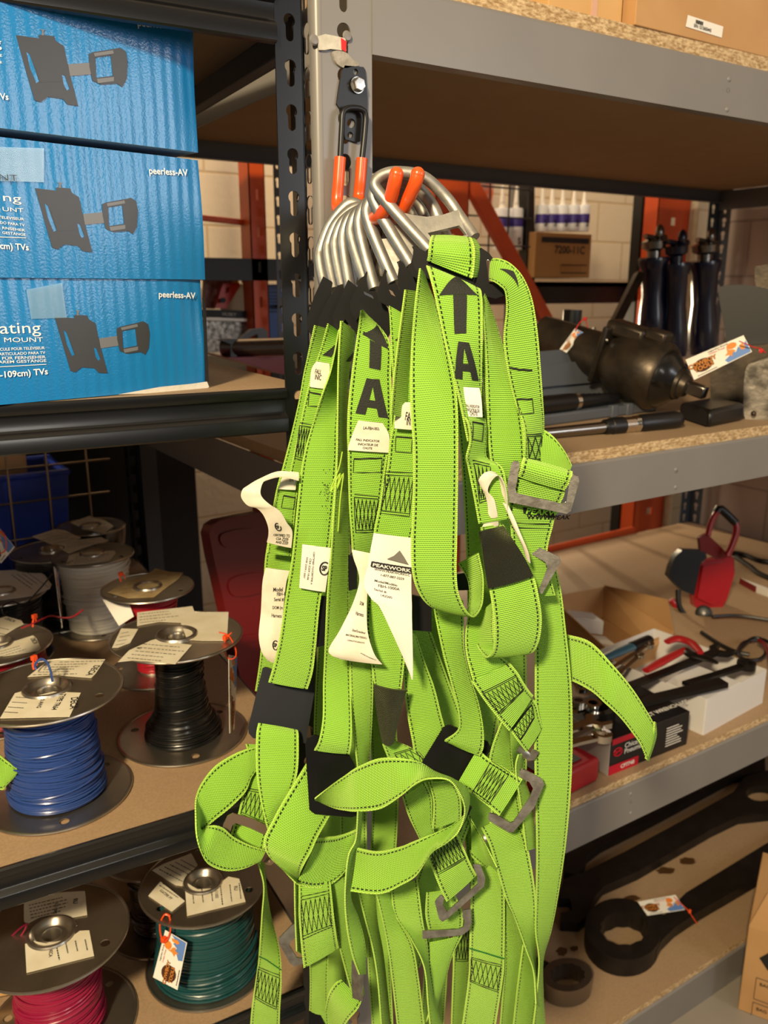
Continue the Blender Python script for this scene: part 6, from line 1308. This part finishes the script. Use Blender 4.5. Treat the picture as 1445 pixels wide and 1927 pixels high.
# block with box stitching and its buckle, lower left
q = S(5, [(562, 1655, 622, 1660, .885), (562, 1690, 625, 1690, .88), (562, 1722, 629, 1728, .878), (566, 1775, 634, 1765, .878), (571, 1821, 637, 1783, .88)])
wst(q, [(567, 1692), (619, 1680), (624, 1742), (570, 1766)], 3)
S(5, [(554, 1650, 560, 1652, .893, 1), (555, 1720, 563, 1722, .893, 1), (558, 1790, 570, 1800, .893, 1)])
hplate(5, [(566, 1730), (548, 1742), (525, 1766), (525, 1776), (545, 1812), (553, 1819), (574, 1812), (570, 1804), (558, 1802), (545, 1780), (547, 1772), (568, 1754)], .885, .003, 'steel_link', M_link, bevel=.001)
# ---- centre columns below ----
S(5, [(658, 1230, 702, 1245, .905), (660, 1300, 702, 1310, .905), (665, 1380, 698, 1385, .905, .6), (673, 1450, 693, 1450, .905, .8), (675, 1510, 690, 1510, .905, 1)])
q = Ribbon([(703, 1287, 765, 1298, .882), (706, 1320, 757, 1328, .88), (712, 1360, 748, 1364, .88), (719, 1396, 741, 1397, .882)], hz=True, width=.040, bulge=.006)
q.build('elastic_sleeve', M_sleeve_b, HN[4], th=.004)
S(3, [(750, 1180, 782, 1195, .915, .5), (757, 1244, 801, 1249, .912), (761, 1300, 817, 1292, .91), (767, 1350, 830, 1343, .908), (776, 1400, 838, 1378, .905), (783, 1450, 840, 1440, .905)])
S(4, [(815, 1120, 872, 1130, .885), (817, 1152, 873, 1162, .882), (832, 1224, 873, 1220, .878, .4), (849, 1287, 884, 1272, .875, .4), (861, 1336, 900, 1322, .872, .3), (862, 1372, 909, 1368, .87), (838, 1392, 910, 1404, .872), (838, 1394, 903, 1422, .878)])
hplate(4, [(834, 1368), (846, 1364), (918, 1396), (924, 1408), (884, 1484), (872, 1488), (800, 1446), (794, 1434)], .895, .004, 'adjuster_plate', M_pad, bevel=.002)
hplate(4, [(872, 1508), (888, 1520), (866, 1566), (856, 1558), (868, 1536)], .885, .004, 'strap_tip', M_pad)
q = S(3, [(720, 1400, 745, 1395, .905, .6), (735, 1440, 795, 1420, .90), (760, 1490, 812, 1465, .897), (790, 1530, 830, 1510, .895), (800, 1580, 840, 1565, .895)])
wst(q, [(742, 1420), (782, 1405), (800, 1432), (765, 1450)], 2)
# wide hanging loop in front, centre (left edge of photo's big strap)
S(2, [(790, 505, 803, 530, .873, 1), (780, 580, 825, 590, .862, .6), (773, 660, 845, 670, .848, .2), (772, 760, 860, 750, .835), (777, 850, 862, 850, .825), (776, 950, 861, 950, .82), (773, 1020, 860, 1020, .815), (775, 1075, 859, 1075, .812), (785, 1110, 863, 1115, .812), (805, 1137, 878, 1150, .818), (835, 1150, 893, 1160, .832), (872, 1155, 906, 1140, .85, -.3), (884, 1130, 909, 1110, .86, -.6), (880, 1090, 908, 1080, .868, -.6), (862, 1060, 900, 1040, .872, -.6)], k=8)
# ---- right group ----
r1 = S(1, [(802, 500, 903, 544, .858), (808, 520, 906, 552, .852), (818, 560, 908, 575, .848), (833, 630, 908, 640, .842), (850, 700, 906, 705, .84, .5), (862, 745, 905, 750, .84, .6), (872, 790, 904, 795, .84, .7), (880, 830, 905, 830, .84, .7)])
mb = MB(); r1.poly(mb, [r1.uv(858, 524), r1.uv(862, 525), r1.uv(899, 557), r1.uv(826, 556)]); r1.qpx(mb, [(852, 556), (878, 556), (877, 628), (855, 628)]); mb.build('arrow_mark', M_mark, r1.o)
letterA(r1, (862, 643), (882, 644), (854, 712), (898, 717), .30)
lab(1, [(870, 728, 902, 730, .834), (869, 750, 906, 752, .833), (872, 783, 908, 785, .833)], m=M_labw, texts=[('FALL INDICATOR', (876, 765), (902, 768), None), ('INICATEUR DE', (878, 773), (902, 775), None), ('CHUTE', (884, 781), (898, 782), None)], name='fall_indicator_label')
q = S(1, [(874, 785, 912, 788, .835, .5), (881, 800, 914, 803, .834, .6), (884, 830, 914, 835, .834, .6), (877, 860, 916, 862, .834, .5), (880, 880, 945, 880, .832), (890, 930, 955, 925, .83), (900, 985, 960, 975, .83)])
rectst(q, [(886, 795), (906, 798), (903, 830), (886, 826)]); wst(q, [(890, 872), (922, 878), (916, 940), (902, 946)], 2)
# dorsal loop over the ring bar
S(1, [(812, 444, 886, 448, .888), (808, 455, 890, 458, .872), (806, 470, 892, 478, .866), (805, 482, 892, 498, .866), (803, 490, 888, 524, .868)])
S(1, [(886, 448, 897, 456, .874, .6), (892, 470, 907, 475, .872, .6), (891, 500, 906, 505, .872, .6), (888, 522, 904, 520, .874, .6)])
# right shoulder strap
r = S(1, [(925, 487, 922, 528, .868), (940, 487, 930, 531, .862), (962, 497, 940, 538, .857), (985, 523, 950, 550, .855), (1002, 566, 952, 585, .855), (1012, 630, 947, 640, .855), (1017, 690, 955, 700, .855), (1021, 745, 968, 755, .857), (1023, 800, 985, 805, .858, -.5), (1020, 860, 985, 865, .86, -.5), (1020, 920, 975, 920, .86)])
mb = MB(); r.poly(mb, [r.uv(941, 508), r.uv(941, 508), r.uv(966, 512), r.uv(974, 542)]); mb.build('arrow_mark', M_mark, r.o)
mb = MB(); r.lpx(mb, [(960, 692), (975, 695), (1000, 696)], r=.0011); mb.build('bar_stitch', M_thread, r.o); rectst(r, [(972, 751), (1001, 751), (1002, 777), (975, 780)]); wst(r, [(990, 820), (1016, 820), (1016, 866), (992, 866)], 1)
S(1, [(908, 560, 912, 552, .868), (909, 600, 930, 600, .866, .8), (912, 650, 947, 655, .862, .5), (915, 720, 968, 722, .86, .2), (917, 800, 983, 800, .858), (922, 862, 988, 866, .856), (935, 905, 990, 905, .86)])
S(2, [(910, 640, 940, 642, .878, .8), (914, 720, 950, 722, .878, .8), (917, 800, 955, 800, .88, .8), (920, 880, 960, 880, .88, .8)])
# right loop through the steel link
S(1, [(1020, 806, 1018, 875, .868), (1042, 822, 1035, 880, .86), (1062, 848, 1055, 888, .852), (1076, 876, 1070, 900, .843)])
S(1, [(984, 862, 1077, 888, .835), (981, 870, 1076, 896, .829), (979, 882, 1072, 908, .828), (974, 896, 1062, 922, .832)])
q = S(1, [(970, 893, 1066, 914, .836), (965, 915, 1060, 935, .84), (958, 935, 1052, 950, .843), (955, 965, 1046, 965, .846), (960, 990, 1040, 990, .85), (965, 1030, 1030, 1035, .853), (985, 1080, 1035, 1080, .856), (1000, 1120, 1045, 1120, .858)])
mb = MB(); bnd = [q.uv(x, y) for x, y in ((984, 953), (1045, 961), (1044, 972), (984, 964))]; q.poly(mb, bnd); mb.build('brand_band', M_mark, q.o)
mb = MB(); u0, v0 = q.uv(988, 962); q.text(mb, 'PEAKW', u0, v0+.001, .009, .03, .0022, -6); mb.build('brand_print', mat('lime_print', '8fd93a', .6), q.o)
mb = MB(); u0, v0 = q.uv(990, 972); q.text(mb, 'WWW.PEAK', u0, v0+.001, .0075, .03, .0018, -4)
for y in (983, 992): q.lpx(mb, [(962, y-1), (990, y), (1034, y+2)])
mb.build('web_print', M_thread, q.o)
hplate(1, [(962, 872), (966, 868), (975, 868), (978, 874), (974, 898), (970, 920), (972, 928), (1058, 948), (1066, 944), (1072, 905), (1078, 893), (1088, 897), (1090, 906), (1074, 962), (1066, 967), (958, 945), (951, 938), (952, 925)], .826, .0032, 'steel_link', M_link, bevel=.001)
hplate(1, [(988, 1024), (998, 1022), (1052, 1048), (1055, 1058), (1020, 1118), (1012, 1115), (1030, 1068), (1026, 1058), (995, 1040)], .848, .0032, 'steel_link', M_link, bevel=.001)
# cloth loop and black sleeve
lab(1, [(907, 992, 938, 989, .832), (918, 965, 936, 968, .828), (914, 935, 930, 940, .824), (903, 912, 918, 925, .822), (901, 902, 925, 905, .82), (910, 891, 938, 895, .82), (925, 887, 948, 908, .822), (938, 897, 954, 935, .824), (945, 930, 955, 965, .826)], width=.022, name='label_loop')
lab(1, [(945, 945, 956, 950, .826), (955, 965, 968, 975, .824), (965, 990, 980, 1005, .823), (980, 1020, 994, 1040, .825), (988, 1045, 998, 1060, .828)], width=.015, name='label_tail')
q = Ribbon([(903, 1000, 945, 990, .826, .5), (907, 1035, 968, 1020, .822), (912, 1070, 988, 1052, .82), (918, 1107, 1003, 1083, .82)], hz=True, width=.047, bulge=.003); q.build('elastic_sleeve', M_sleeve_b, HN[1], th=.004)
S(1, [(905, 992, 945, 985, .832, .5), (910, 1050, 975, 1035, .828), (920, 1106, 1003, 1082, .824), (926, 1145, 1014, 1125, .82), (929, 1190, 1019, 1165, .82), (927, 1222, 1014, 1205, .823), (918, 1236, 1000, 1228, .832), (908, 1232, 975, 1228, .845), (898, 1212, 935, 1215, .855, -.6), (896, 1185, 928, 1175, .86, -.6), (905, 1150, 930, 1130, .862, -.5)], k=8)
# long right strap and its tongue
S(2, [(1000, 1040, 1042, 1055, 0.893, .5), (1003, 1100, 1055, 1110, 0.890, .3), (1006, 1170, 1064, 1180, 0.888), (1006, 1290, 1075, 1290, 0.886), (1005, 1400, 1077, 1400, 0.884), (1007, 1500, 1073, 1500, 0.884), (1009, 1600, 1063, 1600, 0.886, .3), (1008, 1690, 1049, 1690, 0.888, .5), (1007, 1750, 1037, 1750, 0.890, .7), (1014, 1806, 1022, 1806, 0.893, 1), (1010, 1870, 1022, 1870, 0.893, 1), (1002, 1940, 1026, 1940, 0.893, .8)])
S(3, [(1040, 1190, 1044, 1290, .93), (1066, 1194, 1070, 1280, .91), (1110, 1208, 1112, 1300, .885), (1152, 1250, 1140, 1325, .865), (1190, 1296, 1168, 1352, .86), (1215, 1335, 1190, 1380, .857), (1230, 1362, 1205, 1402, .857), (1233, 1376, 1217, 1431, .858, .3)])
S(3, [(1231, 1358, 1232, 1362, .866, 1), (1228, 1385, 1234, 1388, .866, 1), (1214, 1428, 1219, 1434, .866, 1)], width=.02)
# strap behind the cloth loop running to the stitched blocks
S(3, [(885, 1140, 920, 1150, .87, -.4), (876, 1185, 925, 1200, .868), (876, 1225, 935, 1228, .866), (884, 1262, 955, 1245, .864), (890, 1282, 964, 1252, .864)])
q = S(3, [(887, 1282, 960, 1248, .858), (900, 1302, 974, 1265, .857), (914, 1322, 984, 1282, .857), (939, 1354, 996, 1300, .86), (957, 1375, 1003, 1308, .864)])
wst(q, [(908, 1305), (971, 1272), (984, 1298), (940, 1342)], 4)
q = S(4, [(940, 1345, 1000, 1312, .875), (962, 1378, 1010, 1325, .875), (978, 1400, 1014, 1345, .875), (990, 1415, 1020, 1368, .878)]); wst(q, [(964, 1372), (1000, 1325), (1004, 1350), (978, 1392)], 3)
S(5, [(944, 1358, 958, 1376, .885, .6), (926, 1405, 962, 1415, .885, .5), (920, 1440, 966, 1445, .885, .3), (925, 1500, 975, 1500, .885), (920, 1560, 985, 1560, .885)])
S(5, [(975, 1420, 990, 1415, .88, .8), (970, 1450, 982, 1450, .88, .9), (980, 1520, 1000, 1510, .882, .7), (990, 1600, 1008, 1595, .882, .7)])
frame_link(5, [(975, 1408), (990, 1420), (1000, 1425), (1008, 1412)], .876, 14)
q = S(4, [(900, 1408, 858, 1480, .88), (918, 1426, 880, 1488, .872), (950, 1445, 912, 1512, .865), (983, 1466, 939, 1535, .862)]); wst(q, [(922, 1436), (956, 1458), (920, 1514), (888, 1492)], 3)
hplate(4, [(970, 1456), (982, 1448), (990, 1450), (1020, 1466), (1024, 1476), (1005, 1520), (966, 1566), (958, 1567), (922, 1546), (918, 1540), (920, 1530), (936, 1534), (960, 1549), (966, 1546), (998, 1498), (1003, 1484), (996, 1472), (984, 1466)], .864, .0032, 'steel_link', M_link, bevel=.001)
frame_link(4, [(911, 1578), (930, 1570), (950, 1560)], .885, 15)
# leaf shaped front loop
S(2, [(592, 1503, 594, 1505, .86, 1), (628, 1474, 628, 1520, .84, .6), (652, 1457, 650, 1525, .83, .3), (675, 1442, 672, 1527, .82), (713, 1427, 716, 1522, .81), (757, 1427, 752, 1500, .80, -.3), (790, 1435, 785, 1474, .80, -.6), (818, 1452, 810, 1465, .80, -.9), (850, 1465, 846, 1469, .80, -1), (875, 1480, 868, 1500, .805, -.9), (883, 1500, 874, 1530, .81, -.8), (878, 1528, 862, 1565, .81, -.6), (858, 1547, 838, 1588, .805, -.4), (833, 1561, 812, 1606, .80, -.2), (779, 1583, 784, 1647, .80), (751, 1594, 756, 1665, .803), (710, 1602, 715, 1682, .808), (672, 1595, 660, 1677, .82)], k=10)
S(2, [(806, 1472, 850, 1468, .84), (815, 1509, 866, 1500, .842), (813, 1560, 868, 1540, .845)])
S(2, [(673, 1526, 681, 1527, .825, 1), (669, 1580, 677, 1585, .83, 1), (655, 1612, 668, 1610, .83, 1), (649, 1680, 659, 1682, .83, 1), (652, 1740, 674, 1728, .83, .8), (662, 1795, 686, 1775, .83, .6), (676, 1834, 688, 1833, .832, .8)], k=10)
hplate(2, [(676, 1812), (684, 1812), (684, 1840), (682, 1884), (677, 1884), (675, 1840)], .834, .012, 'steel_link', M_link, tilt=1.2)
S(3, [(757, 1500, 800, 1472, .86), (768, 1535, 812, 1500, .862), (785, 1570, 814, 1555, .865), (800, 1600, 830, 1590, .87)])
q = S(3, [(804, 1575, 853, 1553, .862), (805, 1613, 866, 1580, .858), (815, 1640, 878, 1608, .856), (828, 1672, 888, 1630, .855), (840, 1697, 897, 1646, .857)]); wst(q, [(812, 1600), (856, 1574), (876, 1614), (824, 1645)], 4)
hplate(3, [(890, 1628), (896, 1626), (904, 1628), (913, 1652), (911, 1668), (842, 1729), (832, 1735), (826, 1729), (818, 1698), (822, 1692), (830, 1684), (836, 1690), (833, 1702), (841, 1716), (898, 1664), (898, 1650)], .8525, .003, 'steel_link', M_link, bevel=.001)
hplate(3, [(795, 1752), (862, 1749), (872, 1744), (874, 1734), (870, 1726), (871, 1713), (886, 1711), (887, 1736), (883, 1750), (870, 1760), (795, 1767)], .868, .003, 'steel_link', M_link, bevel=.001)
S(3, [(802, 1680, 850, 1672, .885), (800, 1720, 870, 1715, .885), (806, 1750, 870, 1745, .887)])
# right lower columns
S(5, [(886, 1540, 887, 1612, .89), (907, 1576, 913, 1632, .888, .5), (935, 1632, 941, 1648, .888, 1)])
S(5, [(905, 1558, 960, 1530, .885), (920, 1589, 985, 1564, .882), (935, 1638, 1000, 1630, .88), (951, 1690, 1008, 1690, .88), (968, 1728, 1008, 1745, .88, .4), (990, 1788, 1008, 1800, .88, .8), (1004, 1830, 1012, 1850, .882, .9), (1008, 1890, 1014, 1900, .882, 1)])
q = S(4, [(884, 1600, 940, 1610, .893), (886, 1660, 949, 1665, .89), (883, 1783, 949, 1806, .888), (882, 1830, 945, 1850, .886), (876, 1880, 938, 1895, .886), (868, 1935, 930, 1945, .888)])
wst(q, [(886, 1803), (942, 1818), (936, 1864), (884, 1845)], 3)
mb = MB(); q.lpx(mb, [(884, 1782), (915, 1790), (948, 1803)], r=.0010); mb.build('fold_seam', mat('green_thread', '1f6b2a', .6), q.o)
q = S(5, [(853, 1715, 884, 1715, .905, .6), (853, 1810, 881, 1810, .905, .6), (851, 1870, 878, 1868, .905, .6), (849, 1940, 872, 1940, .905, .6)]); wst(q, [(857, 1750), (880, 1750), (878, 1808), (856, 1806)], 2)
S(6, [(948, 1690, 975, 1740, .90, .5), (949, 1805, 985, 1780, .90, .4), (946, 1860, 978, 1845, .90, .4), (940, 1940, 965, 1940, .90, .5)])
S(6, [(984, 1778, 1004, 1808, .893, .6), (974, 1850, 1010, 1855, .892, .5), (964, 1940, 1000, 1940, .892, .5)])
S(3, [(707, 1680, 735, 1680, .87, .5), (720, 1735, 748, 1728, .867, .3), (730, 1790, 775, 1775, .865), (737, 1845, 788, 1840, .865), (748, 1940, 800, 1940, .865)])
S(2, [(735, 1668, 786, 1655, .875), (742, 1720, 795, 1728, .872), (772, 1765, 804, 1783, .87, .6), (798, 1820, 808, 1850, .868, 1), (805, 1890, 822, 1900, .868, .8), (810, 1940, 832, 1940, .868, .7)])
S(4, [(674, 1680, 706, 1680, .88, .5), (688, 1735, 710, 1735, .88, .8), (702, 1790, 720, 1790, .88, .9), (711, 1850, 727, 1850, .88, .9), (718, 1940, 736, 1940, .88, .8)])
S(6, [(582, 1810, 618, 1790, .905), (583, 1850, 616, 1850, .905), (582, 1900, 617, 1900, .905), (580, 1940, 620, 1940, .905)])
S(7, [(642, 1843, 680, 1884, .89), (630, 1850, 672, 1900, .885), (618, 1870, 655, 1920, .885), (612, 1900, 640, 1945, .89)])
S(6, [(615, 1662, 650, 1650, .90), (626, 1720, 655, 1712, .90, .3), (638, 1780, 664, 1765, .90, .4), (655, 1845, 677, 1820, .90, .5), (668, 1890, 685, 1870, .90, .6)])
S(4, [(800, 1775, 870, 1760, .89), (806, 1830, 850, 1800, .89, .3), (812, 1880, 836, 1850, .89, .5), (800, 1930, 815, 1920, .89, .8)])
hplate(6, [(582, 1895), (600, 1902), (616, 1940), (580, 1945)], .90, .005, 'elastic_sleeve', M_pad)
q = Ribbon([(-150, 700, -90, 700, .99), (-150, 1000, -90, 1000, .985), (-135, 1230, -75, 1215, .98), (-90, 1345, -45, 1300, .98), (-45, 1460, -20, 1400, .98), (0, 1486, 4, 1424, .98), (14, 1476, 20, 1437, .98), (30, 1460, 36, 1450, .98)], hz=True, width=0, k=6)
o = q.build('strap_end', M_web, None); tag(o, 'lime green strap end poking in from the left, in front of the blue wire spool', 'strap')
